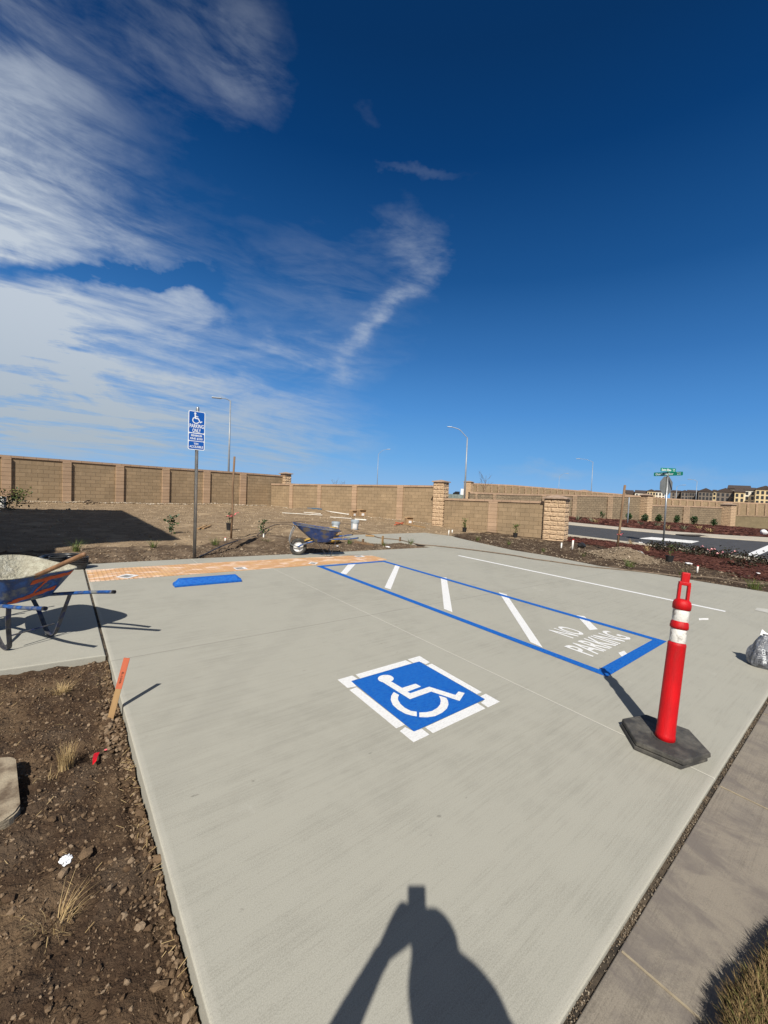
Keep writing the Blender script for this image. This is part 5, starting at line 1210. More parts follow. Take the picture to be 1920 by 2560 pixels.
# clumps of dead grass near the camera
for i, (px, py, n, spd, h_, lab) in enumerate(((490 * .3375, 1640 + 815 * .3375, 190, .036, .15, 'upright tuft of straw-coloured dead grass left of the red ribbon'), (455 * .3375, 1640 + 265 * .3375, 110, .055, .11, 'short dead grass tuft by the edge of the side path'), (135, 2310, 46, .05, .12, 'sprawling thin dead grass clump below the white paint spot'), (120, 1950, 12, .04, .07, 'few loose dead stalks below the upright tuft'))):
    P = at(px, py, -.05); r_ = empty('grass_tuft', (P.x, P.y, -.06), lab, 'dead grass', 'dead grass tufts in the soil bed')
    blades('blade_clump', (0, 0, 0), n, spd, h_, m_straw, r_, lean=.35 if i == 0 else 1.1, wd=.0028, segs=4, droop=.15 if i == 0 else .45, rnd=rnd)
P = at(90, 2395, -.05); bm = bmesh.new(); tube(bm, smoothline([(0, .10, .01), (-.035, .04, .02), (-.045, -.01, .012), (-.02, -.035, .012), (.02, -.005, .012), (.03, .05, .02)], 5), .0013, 6)
o = frombm('grass_stalk', bm, m_straw); o.location = (P.x, P.y, -.062); tag(o, 'single long dead grass stalk curled in a loop on the soil', 'dead grass')
# lawn at the lower right
def l_edge(x): return .175 - max(0, x - 1.75) * .19
def z_lawn(x, y): return .004 + .080 * min(1, max(0, (l_edge(x) - y) / .045)) + .02 * fbm(x, y, 9, 3, 1)
struct(grid('lawn_soil', -3, 7, -2.0, .19, .03, z_lawn, mat('sod_soil', (.09, .065, .04), (.14, .10, .06), 9, .95, .8, 60), keep=lambda x, y: y < l_edge(x) - .02 + .02 * fbm(x, y, 4, 3, 2)))
V = []; Fc = []
def add_blades(n, x0, x1, y0, y1, hmin, hmax, wd_):
    for i in range(n):
        x = rng.uniform(x0, x1); y = rng.uniform(y0, y1)
        edge = l_edge(x) - .008 + .022 * noise.noise(Vector((x * 7, 0, 3))) + .02 * noise.noise(Vector((x * 23, 1, 3)))
        if y > edge: continue
        q = len(V); a = rng.uniform(0, 6.283); ln = rng.uniform(.005, .03); h_ = rng.uniform(hmin, hmax); z_ = z_lawn(x, y) - .005
        if y > edge - .02: a = rng.uniform(.4, 2.7); ln *= 1.2
        dx, dy = math.cos(a) * ln, math.sin(a) * ln; sx, sy2 = -math.sin(a) * wd_ / 2, math.cos(a) * wd_ / 2
        V.extend([(x - sx, y - sy2, z_), (x + sx, y + sy2, z_), (x + dx * .5 + sx * .8, y + dy * .5 + sy2 * .8, z_ + h_ * .6), (x + dx * .5 - sx * .8, y + dy * .5 - sy2 * .8, z_ + h_ * .6), (x + dx * 1.3, y + dy * 1.3, z_ + h_)])
        Fc.extend([(q, q + 1, q + 2, q + 3), (q + 3, q + 2, q + 4)])
add_blades(34000, 1.3, 2.6, -.16, .22, .015, .042, .0030); add_blades(14000, -2, 6, -1.0, .2, .03, .06, .006)
o = mesh('lawn_grass', V, Fc, m_sod); o['kind'] = 'stuff'; o['label'] = 'dry brown and green turf along the pavement edge'

# plants
def leafy(label, b, h, m_, n=60, ls=.05, spread=.08, pot=None, cat='shrub', group=None, stems=2, name='young_shrub', asp=2.2, bare=.2):
    r_ = empty(name, b, label, cat, group)
    z0 = 0
    if pot:
        pr_, ph_ = pot; bm = bmesh.new(); lathe(bm, [(pr_ * .78, 0), (pr_, ph_), (pr_ * 1.08, ph_), (pr_ * 1.08, ph_ + .012), (pr_ * .9, ph_ + .012), (pr_ * .9, ph_ - .02), (0, ph_ - .02)], 20); frombm('pot', bm, m_pot, r_, smooth=False); z0 = ph_ - .02
    bm = bmesh.new(); pts_ = []
    for s in range(stems):
        a = rnd.uniform(0, 6.28); sp_ = spread * rnd.uniform(.2, .9); tip = Vector((math.cos(a) * sp_, math.sin(a) * sp_, z0 + h * rnd.uniform(.8, 1))); pth = smoothline([(0, 0, z0 - .03), Vector((math.cos(a) * sp_ * .3, math.sin(a) * sp_ * .3, z0 + h * .45)), tip], 5)
        tube(bm, pth, .004, 5, radii=[max(.0015, h * .014 * (1 - i / len(pth) * .7)) for i in range(len(pth))])
        for i in range(n // stems):
            t = rnd.uniform(bare, 1); k = min(int(t * (len(pth) - 1)), len(pth) - 2); p = pth[k].lerp(pth[k + 1], rnd.random()); pts_.append(p + Vector((rnd.gauss(0, 1), rnd.gauss(0, 1), rnd.gauss(0, .7))) * spread * .28)
    frombm('stem', bm, m_stem, r_); leaves('foliage', pts_, ls, m_, r_, asp, rnd=rnd); return r_
g_small = 'young plants around the dirt lot'
leafy('leafy green shrub with a forked top standing at the edge of the house shadow', at(*z1(1110, 968), -.03), .50, m_leafd, 90, .085, .16, cat='shrub', stems=3)
leafy('dark shrub poking out behind the front of the far wheelbarrow', at(*z2(40, 762), -.03), .42, m_leafd, 60, .08, .20, stems=3)
leafy('small green shrub in a black pot before the low wall, left of its pilaster', at(*z2(1350, 750), -.03), .42, m_leafg, 80, .07, .12, pot=(.10, .18), cat='potted plant', stems=3)
leafy('small green shrub in a black pot before the low wall, next to the short pillar', at(*z3(20, 580), -.03), .45, m_leafg, 80, .07, .14, pot=(.10, .18), cat='potted plant', stems=3)
leafy('thin shrub in a black pot tied with pink ribbon behind the tall left stake', at(*z1(1484, 945), -.03), .50, m_leafd, 50, .06, .10, pot=(.095, .20), cat='potted plant', stems=2)
leafy('spindly plant in a black pot among the bark at the right', at(*z3(1018, 742), -.02), .40, m_leafg, 34, .06, .12, pot=(.11, .20), cat='potted plant', stems=3)
def tuft(label, b, h, n=40, sp=.06, m_=m_leafg, group='grassy tufts in the planting beds'):
    r_ = empty('grass_tuft', b, label, 'grass tuft', group); blades('blade_clump', (0, 0, 0), n, sp, h, m_, r_, lean=.8, wd=.009 * h / .3 + .002, segs=3, droop=.3, rnd=rnd); return r_
tuft('green grass tuft beside the black pots in the house shadow', at(*z1(492, 1085), -.03), .30, 60)
tuft('small green tuft left of the parking sign post', at(*z1(992, 1058), -.03), .22, 50)
tuft('round green tuft between the sign post and the tall left stake', at(*z1(1393, 1042), -.03), .22, 70, .08)
tuft('green tuft behind the front wheel of the far wheelbarrow', at(*z2(66, 832), -.03), .20, 50)
tuft('green tuft at the handles of the far wheelbarrow', at(*z2(603, 828), -.03), .24, 50)
tuft('green tuft next to the tallest peg at the walkway edge', at(*z2(828, 840), -.03), .16, 50)
tuft('airy tuft with tall seed stalks at the right end of the planting strip', at(*z2(1003, 832), -.03), .26, 50)
tuft('green tuft in the dark bed beside the walkway', at(*z2(1436, 808), -.01), .22, 50)
tuft('green tuft in the dark bed near the low wall', at(*z2(1637, 832), -.01), .20, 40)
tuft('green tuft left of the two white pegs', at(*z3(203, 672), -.01), .16, 40)
tuft('green tuft on the lower edge of the soil heap', at(*z3(765, 770), .02), .24, 70, .10)
tuft('yellowish tuft left of the soil heap', at(*z3(463, 702), .0), .18, 40)
tuft('dark green tuft behind the top of the delineator post', at(*z3(1095, 822), -.01), .20, 40)
tuft('wide green tuft by the hose at the right edge', at(*z3(1575, 915), -.01), .28, 80, .12)
tuft('dry brown tuft in the bark beside the grey stone', at(*z3(875, 668), .0), .30, 60, .08, m_straw)
tuft('dry tuft at the kerb left of the grey stone', at(*z3(770, 620), .0), .28, 40, .08, m_straw)
# roses along the near kerb
for i, (x, y, s, pk) in enumerate(((930, 648, 1.0, 0), (985, 668, .9, 0), (1050, 655, 1.0, 0), (1120, 668, 1.1, 0), (1180, 690, .9, 2), (1215, 678, .9, 1), (1290, 700, 1.0, 3), (1345, 712, .9, 3), (1425, 715, 1.2, 4), (1490, 765, 1.0, 0), (1560, 735, 1.1, 0), (1640, 755, 1.0, 0))):
    b = at(*z3(x, y), .0); side_ = ['near the street name post', 'at the kerb', 'close to the limit line'][min(i // 4, 2)]
    r_ = empty('rose_bush', b, ('low rose bush with %s pink blooms, number %s along the kerb from the post' % (['no', 'a pale', 'two pale', 'bright', 'large'][pk], ['one', 'two', 'three', 'four', 'five', 'six', 'seven', 'eight', 'nine', 'ten', 'eleven', 'twelve'][i])), 'rose bush', 'rose bushes along the near kerb')
    pts_ = [Vector((rnd.gauss(0, .17), rnd.gauss(0, .17), abs(rnd.gauss(.12, .08)))) * s for _ in range(150)]; leaves('foliage', pts_, .075, m_leafr, r_, 1.7, rnd=rnd)
    bm = bmesh.new()
    for k in range(6): tube(bm, [(0, 0, -.02), Vector((rnd.gauss(0, .12), rnd.gauss(0, .12), .2)) * s], .005, 5)
    frombm('stem', bm, m_stem, r_)
    if pk:
        for k in range((pk + 1) // 2):
            c = Vector((rnd.gauss(0, .12), rnd.gauss(0, .12), rnd.uniform(.16, .27))); leaves('bloom', [c + Vector((rnd.gauss(0, 1), rnd.gauss(0, 1), rnd.gauss(0, 1))) * .022 for _ in range(12)], .042, m_pink, r_, 1.1, rnd=rnd)
# dark shrubs and grey tufts across the street
proto = None
for i, (x, y) in enumerate(((385, 443), (480, 452), (568, 458), (660, 462), (755, 472), (862, 478), (950, 482), (1060, 488), (1178, 498), (1305, 508))):
    b = at(*z3(x, y), .0); dist = (W2C @ np.array(b - Vector((0, 0, H))))[2]; hs2 = (46 + 17 * rnd.random()) * .386 / F * dist
    r_ = empty('round_shrub', b, 'dark green shrub before the wall across the street, %s from the left' % ['first', 'second', 'third', 'fourth', 'fifth', 'sixth', 'seventh', 'eighth', 'ninth', 'tenth'][i], 'shrub', 'dark shrubs before the wall across the street')
    pts_ = []
    for k in range(260):
        u = Vector((rnd.gauss(0, 1), rnd.gauss(0, 1), rnd.gauss(0, 1))).normalized() * rnd.random() ** .4; pts_.append(Vector((u.x * hs2 * .33, u.y * hs2 * .33, hs2 * .5 + u.z * hs2 * .46 + .05 * rnd.random())))
    leaves('foliage', pts_, hs2 * .17, m_leafd, r_, 1.9, rnd=rnd); bm = bmesh.new(); tube(bm, [(0, 0, -.05), (0, 0, hs2 * .6)], .03, 6); frombm('stem', bm, m_stem, r_)
for i, (x, y, ht_, mm) in enumerate(((430, 470, 34, m_leafs), (515, 478, 30, m_leafs), (540, 488, 30, m_straw), (828, 498, 28, m_leafs), (940, 508, 30, m_leafs), (1003, 525, 34, m_straw), (1110, 530, 40, m_leafs), (1210, 525, 26, m_straw), (1280, 548, 34, m_straw))):
    b = at(*z3(x, y), .02); dist = (W2C @ np.array(b - Vector((0, 0, H))))[2]
    r_ = empty('grass_tuft', b, '%s grass clump in the far bark bed, %s from the left' % ('dry tan' if mm is m_straw else 'grey-green', ['first', 'second', 'third', 'fourth', 'fifth', 'sixth', 'seventh', 'eighth', 'ninth'][i]), 'grass tuft', 'grass clumps in the far bark bed')
    blades('blade_clump', (0, 0, 0), 46, .18, ht_ * .386 / F * dist * 1.2, mm, r_, lean=.8, wd=.06, rnd=rnd)
# scrubby dark bush and white pipe stub at the far left
b = at(*z1(112, 772), -.03)
leafy('yellow-green weed bush by the left wall above the shadow', b, .62, m_leafg, 200, .09, .45, stems=8)
b = at(*z1(50, 812), -.03); leafy('dark weedy bush at the left edge in front of the wall', b, .55, m_leafd, 260, .09, .75, stems=9)
bm = bmesh.new(); bb_ = at(3, 960 + 800 * .386, -.03); tube(bm, [(0, 0, 0), (0, 0, rise(bb_, 960 + 730 * .386))], .14, 14); o = frombm('white_pipe_stub', bm, m_pipe); o.location = bb_; tag(o, 'white upright plastic pipe stub cut by the left frame edge', 'pipe')
bm = bmesh.new(); bx(bm, (0, 0, .2), (.14, .1, .5)); o = frombm('wall_footing_stub', bm, m_cap); o.location = at(*z1(183, 757), -.03); tag(o, 'pale wooden block standing against the left wall', 'block')
# tall stakes
def tall(label, f_, xb, yb_, xt, yt_, w_, m_=m_wood, trunk=True, ribb=None, zb=-.03):
    b = at(*f_(xb, yb_), zb); dist = math.hypot(b.x, b.y); T = far(*f_(xt, yt_), dist * 1.0); r_ = empty('tree_stake', b, label, 'tree stake')
    bm = bmesh.new(); tube(bm, [Vector((0, 0, -.1)), (T - b) * .33 + Vector((.01, 0, 0)), (T - b) * .66 - Vector((.012, 0, 0)), T - b], w_, 9, radii=[w_ * 1.05, w_, w_ * .95, w_ * 1.0]); frombm('pole', bm, m_, r_, smooth=True)
    if ribb: ribbon('ribbon', None, (T - b) * ribb, m_ribbon, .16, 4, r_)
    return r_, b, T
r_, b, T = tall('tall brown wooden stake with pink ribbon standing right of the parking sign', z1, 1497, 1000, 1520, 470, .028, ribb=.27)
bm = bmesh.new()
for (t, dx, dz) in ((.62, .16, .12), (.64, -.15, .10), (.46, .14, -.10)): p = (T - b) * t; tube(bm, [p, p + Vector((dx * .5, -dx * .3, .0)), p + Vector((dx, -dx * .5, dz))], .004, 5)
frombm('twig', bm, m_stem, r_)
tall('tall weathered stake with pink ribbon leaning from the soil heap', z3, 681, 652, 732, 240, .038, ribb=.22, zb=.15)
r_, b, T = tall('thin far tree stake with crossbar before the wall across the street', z3, 748, 492, 760, 320, .055, m_lamp, zb=.03)
# bare saplings behind the low wall
def bare(label, b, h, seed, tilt_=.0):
    r2 = random.Random(seed); r_ = empty('bare_tree', b, label, 'tree', 'leafless saplings beyond the walls'); bm = bmesh.new(); tube(bm, [(0, 0, 0), (.02, .02, h * .5), (.0, .03, h)], .03, 7, radii=[h * .012, h * .008, h * .003]); frombm('trunk', bm, m_stem, r_)
    bm = bmesh.new()
    def br(p, d, L, r0, dep):
        q = p + d * L; tube(bm, [p, p.lerp(q, .5) + Vector((r2.gauss(0, 1), r2.gauss(0, 1), 0)) * L * .06, q], r0, 5, radii=[r0, r0 * .75, r0 * .4])
        if dep:
            for k in range(2): br(p.lerp(q, r2.uniform(.45, .9)), (d + Vector((r2.gauss(0, .45), r2.gauss(0, .45), r2.uniform(-.1, .4)))).normalized(), L * .6, r0 * .55, dep - 1)
    for k in range(9): t = r2.uniform(.3, .85); a = r2.uniform(0, 6.28); br(Vector((.01, .02, h * t)), Vector((math.cos(a), math.sin(a), 1.1)).normalized(), h * .26, h * .004, 2)
    frombm('crown', bm, m_stem, r_); return r_
for (x, yt_, D, lab, sd_) in ((1485, 385, 50, 'leafless sapling behind the low wall right of the tall lamp', 3), (1575, 480, 52, 'smaller leafless sapling farther right behind the low wall', 8), (505, 415, 46, 'bare treetop twigs above the middle wall, left one', 5), (550, 420, 46, 'bare treetop twigs above the middle wall, right one', 6)):
    T = far(*z2(x, yt_), D); bare(lab, T - UPV * (T.z / UPV.z), T.z / UPV.z, sd_)
# white pegs (irrigation markers) and short wooden pegs
pg = 'white plastic pegs in the planting beds'
for (f_, x, y, h_, w_, lab) in ((z3, 318, 657, 44, 9, 'shorter white peg left of the taller peg near the short pillar'), (z3, 390, 662, 72, 11, 'tallest white peg with a red tip near the short pillar'), (z3, 1200, 806, 44, 10, 'white peg with a pinkish crosspiece behind the delineator post'), (z2, 1248, 771, 32, 7, 'thin white peg at the foot of the low wall, left one'), (z2, 1271, 755, 18, 8, 'short white peg at the foot of the low wall, right one'), (z2, 47, 815, 52, 8, 'white peg behind the front wheel of the far wheelbarrow'), (z1, 1459, 1018, 24, 9, 'stubby red and white peg left of the tall left stake'), (z2, 1400, 733, 14, 7, 'tiny white tag stuck beside the potted shrub')):
    b = at(*f_(x, y), -.02); dist = (W2C @ np.array(b - Vector((0, 0, H))))[2]; hh_ = h_ * .386 / F * dist; wr = w_ * .386 / F * dist / 2
    r_ = empty('white_peg', b, lab, 'peg', pg); bm = bmesh.new(); tube(bm, [(0, 0, -.05), (0, 0, hh_ * .93)], wr, 10); frombm('shaft', bm, m_pipe, r_, smooth=True)
    if 'red' in lab or 'pinkish' in lab: bm = bmesh.new(); tube(bm, [(0, 0, hh_ * .93), (0, 0, hh_)], wr * 1.2, 10); frombm('red_tip', bm, m_redtape, r_)
    else: bm = bmesh.new(); lathe(bm, [(wr * 1.15, hh_ * .93), (wr * 1.15, hh_), (0, hh_ + .004)], 10); frombm('peg_cap', bm, m_pipe, r_)
for (x, y, h_, w_, mm, lab) in ((692, 827, 30, 16, m_wood, 'short wooden peg at the left corner of the walkway edge'), (819, 827, 50, 14, m_fresh, 'tallest wooden form peg at the walkway edge'), (932, 818, 34, 15, m_wood, 'square grey-brown peg right of the tallest form peg')):
    b = at(*z2(x, y), -.03); dist = (W2C @ np.array(b - Vector((0, 0, H))))[2]; stake('wooden_peg', lab, 'peg', b, h_ * .386 / F * dist, w_ * .386 / F * dist, .03, mm, 'wooden form pegs at the walkway', yaw=.2)
# form board along the walkway edge
a, b = at(*z2(640, 818), -.01), at(*z2(765, 838), -.01); bm = bmesh.new(); d = b - a; bx(bm, (a + b) / 2, (d.length, .03, .07), Matrix.Rotation(math.atan2(d.y, d.x), 4, 'Z')); tag(frombm('form_board', bm, m_wood), 'weathered form board at the edge of the walkway between the pegs', 'board')
a = at(*z2(710, 778), .01); b = at(*z2(765, 780), .01); bm = bmesh.new(); bx(bm, (a + b) / 2 + Vector((0, 0, .02)), ((b - a).length, .12, .04), Matrix.Rotation(-.6, 4, 'Z')); tag(frombm('timber_offcut', bm, m_fresh), 'short pale timber offcut lying on the walkway', 'board')
# hoses
def hose(label, pts_, r_, z_=.018, m_=m_hose, name='hose'):
    bm = bmesh.new(); tube(bm, smoothline([Vector((p.x, p.y, z_ + .004 * math.sin(i))) for i, p in enumerate(pts_)], 6), r_, 8); return tag(frombm(name, bm, m_, smooth=True), label, 'hose')
hl = [at(*z2(x, y)) for x, y in ((575, 728), (650, 752), (740, 772), (800, 792), (930, 806), (1050, 834), (1180, 846), (1400, 871), (1659, 906))] + [at(*z3(x, y)) for x, y in ((120, 720), (250, 737), (500, 772), (800, 801), (1060, 832), (1200, 838), (1330, 850), (1500, 880), (1659, 886), (1800, 884))]
hose('long dusty brown hose snaking across the walkway and along the right bed', hl, .016)
hose('dusty hose lying behind the far wheelbarrow on the dirt', [at(*z2(x, y)) for x, y in ((0, 790), (60, 745), (130, 715), (210, 713), (260, 730))], .018, .06)
hose('thin dusty hose stretched across the middle of the dirt lot', [at(*z2(x, y)) for x, y in ((50, 688), (180, 690), (300, 684), (430, 688), (560, 694), (640, 700))], .016, .0)
hose('black drip hose running from the parking sign to the tall left stake', [at(*z1(x, y)) for x, y in ((1290, 1120), (1340, 1100), (1400, 1070), (1480, 1035), (1560, 1010), (1659, 985))] + [at(*z2(x, y)) for x, y in ((30, 780), (60, 770))], .013, .004, m_black)
# buckets, sacks, boxes, pipes, planks
for (x, y, lab, sp_) in ((514, 747, 'pale grey bucket with a wire handle behind the far wheelbarrow', 0), (638, 735, 'grey bucket with a torn white label, right of the other bucket', 1)):
    b = at(*z2(x, y), -.03); dist = (W2C @ np.array(b - Vector((0, 0, H))))[2]; hb_ = 62 * .386 / F * dist; rb = 27 * .386 / F * dist
    r_ = empty('bucket', b, lab, 'bucket', 'buckets on the dirt lot'); bm = bmesh.new(); lathe(bm, [(rb * .82, 0), (rb * .93, hb_ * .72), (rb * 1.02, hb_ * .74), (rb * .98, hb_ * .80), (rb * 1.04, hb_ * .84), (rb, hb_), (rb * .93, hb_), (rb * .88, hb_ * .3), (0, hb_ * .3)], 26); frombm('pail', bm, m_bucket, r_, smooth=False)
    bm = bmesh.new(); tube(bm, [Vector((rb * 1.05 * math.cos(a), rb * .5 * math.sin(a) - rb * .4, hb_ * .82 - rb * .6 * math.sin(a))) for a in np.linspace(0, math.pi, 14)], .005, 6); frombm('wire_handle', bm, m_galv, r_)
    bm = bmesh.new(); n = 8; vs0 = []; vs1 = []; a0 = yaw_of(-b) - .5
    for k in range(n + 1): a = a0 + k * 1.1 / n; vs0.append(bm.verts.new((rb * .885 * math.cos(a), rb * .885 * math.sin(a), hb_ * .12 + .02 * math.sin(k * 3)))); vs1.append(bm.verts.new((rb * .96 * math.cos(a), rb * .96 * math.sin(a), hb_ * .62 + .02 * math.sin(k * 2.1))))
    for k in range(n): bm.faces.new((vs0[k], vs0[k + 1], vs1[k + 1], vs1[k]))
    frombm('paper_label', bm, m_splash, r_)
def sack(c, L_, W_, T_, yaw, label):
    bm = bmesh.new(); bmesh.ops.create_uvsphere(bm, u_segments=28, v_segments=16, radius=.5)
    for v in bm.verts:
        x, y, z = v.co * 2; e = (abs(x) ** 4 + abs(y) ** 4) ** .25 if (x or y) else 1; rxy = math.hypot(x, y); f_ = rxy / max(e, 1e-6); x *= f_; y *= f_
        nz = noise.fractal(Vector((x * 2 + c[0] * 7, y * 2, z * 2 + c[2] * 30)), 1, 2, 3); v.co = (x * L_ / 2, y * W_ / 2, (z * (1 + .25 * nz)) * T_ / 2)
    o = frombm('sack', bm, m_bag1, smooth=True); o.location = c; o.rotation_euler = (0, rnd.uniform(-.08, .08), yaw); return tag(o, label, 'sack', 'sacks stacked by the far wheelbarrow')
sb_ = at(*z2(500, 828), -.02)
sack((sb_.x - .05, sb_.y, .09), .52, .34, .17, .5, 'bottom right yellow and brown sack of the pile by the far wheelbarrow')
sack((sb_.x - .62, sb_.y + .05, .08), .50, .34, .16, .2, 'bottom left sack of the pile, seen under the barrow tray')
sack((sb_.x + .03, sb_.y + .06, .24), .50, .34, .15, .3, 'middle yellow sack of the pile by the far wheelbarrow')
sack((sb_.x + .02, sb_.y + .10, .38), .46, .32, .15, .7, 'topmost yellow sack of the pile with dark print')
def box(label, x, y, w_, h_, seed):
    b = at(*z2(x, y), -.02); dist = (W2C @ np.array(b - Vector((0, 0, H))))[2]; u = .386 / F * dist; r_ = empty('cardboard_box', b, label, 'box', rz=rnd.uniform(-.6, .3)); bm = bmesh.new(); W_, H_ = w_ * u, h_ * u; t = .012
    for (cx, cy2, sx, sy2) in ((0, -W_ * .4, W_, t), (0, W_ * .4, W_, t), (-W_ / 2, 0, t, W_ * .8 - 2 * t), (W_ / 2, 0, t, W_ * .8 - 2 * t)): bx(bm, (cx, cy2, H_ / 2), (sx, sy2, H_))
    bx(bm, (0, 0, .01), (W_ - .04, W_ * .7, .015)); frombm('carton', bm, m_card, r_)
    bm = bmesh.new()
    for s in (-1, 1): bx(bm, (0, s * W_ * .52, H_ + .02), (W_, W_ * .28, .008), Matrix.Rotation(s * .5, 4, 'X'))
    frombm('flap', bm, m_card, r_)
    bm = bmesh.new(); bx(bm, (W_ * .05, -W_ * .4 - t / 2 - .006, H_ * .35), (W_ * .42, .008, H_ * .4)); frombm('white_label', bm, m_splash, r_)
box('torn cardboard carton with a white label by the middle wall, left one', 628, 650, 36, 34, 1); box('torn cardboard carton with a white label by the middle wall, right one', 682, 650, 44, 38, 2)
box('open cardboard carton near the foot of the tall stone pillar', 988, 697, 44, 36, 3)
box('long cardboard carton on the blue tub beside the white pipes', 366, 600, 56, 22, 4)
b = at(*z2(378, 618), -.02); bm = bmesh.new(); bx(bm, (0, 0, .1), (.75, .5, .2), bev=.02); o = frombm('blue_tub', bm, mat('dull_blue_plastic', (.05, .12, .20), (.07, .15, .24), 5, .5)); o.location = b; tag(o, 'dull blue tub at the foot of the middle wall beside the pipes', 'tub')
pgp = 'white pipes lying by the middle wall'
for i, (x0, y0, x1, y1, w_, lab) in enumerate(((170, 627, 430, 642, 4, 'long pale pipe nearest the camera in the pile'), (310, 624, 420, 633, 4, 'pale pipe overlapping the long pipe'), (400, 603, 612, 632, 9, 'thick white pipe against the middle wall, upper one'), (410, 612, 600, 640, 8, 'thick white pipe against the middle wall, lower one'), (480, 654, 620, 664, 4, 'thin pale pipe reaching towards the cartons'), (640, 670, 715, 676, 8, 'short bright white pipe on the dirt behind the bucket'))):
    a, b = at(*z2(x0, y0), .02), at(*z2(x1, y1), .02); dist = (W2C @ np.array(b - Vector((0, 0, H))))[2]; r0 = w_ * .386 / F * dist / 2; r_ = empty('plastic_pipe', (a.x, a.y, r0), lab, 'pipe', pgp)
    bm = bmesh.new(); tube(bm, [Vector((0, 0, 0)), b - a], r0, 12, cap=False); frombm('tube', bm, m_pipe, r_, smooth=True)
    bm = bmesh.new(); d = (b - a).normalized(); tube(bm, [(b - a) - d * .12, b - a], r0 * 1.2, 12); frombm('socket_end', bm, m_pipe, r_, smooth=True)
a, b = at(*z2(905, 690), .03), at(*z2(1095, 722), .03); d = b - a; r_ = empty('timber', a, 'long orange-tipped timber lying before the middle wall', 'timber'); ya = math.atan2(d.y, d.x)
bm = bmesh.new(); bx(bm, d * .64, (d.length * .72, .06, .05), Matrix.Rotation(ya, 4, 'Z')); frombm('bare_wood', bm, m_fresh, r_); bm = bmesh.new(); bx(bm, d * .14, (d.length * .28, .062, .052), Matrix.Rotation(ya, 4, 'Z')); frombm('orange_end', bm, m_orange, r_)
a, b = at(*z2(900, 705), .03), at(*z2(955, 690), .03); d = b - a; bm = bmesh.new(); bx(bm, (a + b) / 2, (d.length, .07, .04), Matrix.Rotation(math.atan2(d.y, d.x), 4, 'Z')); tag(frombm('timber', bm, m_orange), 'short orange sprayed timber crossing the tip of the long one', 'timber')
for (x0, y0, x1, y1, lab) in ((1285, 940, 1335, 918, 'short bleached plank on the dirt left of the tall stake'), (1315, 938, 1365, 918, 'second short bleached plank overlapping the first')):
    a, b = at(*z1(x0, y0), -.02), at(*z1(x1, y1), -.02); d = b - a; bm = bmesh.new(); bx(bm, (a + b) / 2 + Vector((0, 0, .01)), (d.length, .07, .03), Matrix.Rotation(math.atan2(d.y, d.x), 4, 'Z')); tag(frombm('plank', bm, m_rub if False else m_fresh), lab, 'plank')
bm = bmesh.new()
for (x0, y0, x1, y1) in ((540, 772, 580, 755), (555, 770, 635, 768), (575, 772, 600, 760)): a, b = at(*z1(x0, y0), .02), at(*z1(x1, y1), .06); tube(bm, [a, (a + b) / 2 + Vector((0, 0, .05)), b], .035, 6)
tag(frombm('branch_debris', bm, m_stem), 'dark broken branch on the dirt at the foot of the left wall', 'debris')
# coil of black drain pipe with pots behind the left barrow
dc = at(*[q for q in (0 + 600 * .2893, 1340 + 262 * .2893)], .0)
cr_ = empty('drain_pipe_coil', (dc.x - .10, dc.y + .12, -.02), 'coil of ribbed black drain pipe lying behind the concrete-crusted wheelbarrow', 'pipe coil')
bm = bmesh.new()
for k in range(4): tube(bm, [Vector((.27 * math.cos(a), .27 * math.sin(a), .03 + k * .04)) for a in np.linspace(0, 6.283, 40)], .032, 10, cap=False)
frombm('coil', bm, m_black, cr_, smooth=True)
bm = bmesh.new()
for k in range(40): a = k * 6.283 / 40; bx(bm, (.30 * math.cos(a), .30 * math.sin(a), .09), (.008, .01, .15), Matrix.Rotation(a, 4, 'Z'))
frombm('ribbing', bm, m_black, cr_)
b = at(760 * .2893, 1340 + 285 * .2893, .0); 
for i, (dx, dy, lab) in enumerate(((-.11, .02, 'stack of black nursery pots right of the drain pipe coil'), (-.38, .15, 'black nursery pots hidden between the coil and the barrow'))):
    r_ = empty('pot_stack', (b.x + dx, b.y + dy + .05, 0.0), lab, 'pot', 'stacked black nursery pots'); bm = bmesh.new()
    for k in range(4): lathe(bm, [(.09, .0 + k * .028), (.11, .10 + k * .028), (.122, .10 + k * .028), (.122, .112 + k * .028), (.105, .112 + k * .028), (.10, .05 + k * .028)], 22)
    frombm('pots', bm, m_pot, r_)
# stones
bm = bmesh.new(); bmesh.ops.create_icosphere(bm, subdivisions=2, radius=.14)
for v in bm.verts: v.co *= 1 + .25 * noise.noise(v.co * 9); v.co.z *= .6; v.co.x *= 1.2
o = frombm('grey_stone', bm, mat('grey_stone', (.26, .27, .26), (.36, .36, .34), 6, .9, .5, 40)); o.location = at(*z3(825, 682), .03); tag(o, 'angular pale grey stone in the bark right of the soil heap', 'stone')
bm = bmesh.new(); bmesh.ops.create_icosphere(bm, subdivisions=2, radius=.15)
for v in bm.verts: v.co *= 1 + .25 * noise.noise(v.co * 8); v.co.z *= .8
o = frombm('black_pot_lump', bm, m_pot); o.location = at(*z3(452, 632), .05); tag(o, 'black plastic pot on its side in the bark right of the white pegs', 'pot')
bm = bmesh.new(); bmesh.ops.create_icosphere(bm, subdivisions=2, radius=.26)
for v in bm.verts: v.co *= 1 + .3 * noise.noise(v.co * 3); v.co.z *= .9
o = frombm('white_sack', bm, m_splash); o.location = at(*z3(1633, 545), .3); tag(o, 'crumpled white bag on the far bark bed at the right edge', 'bag')
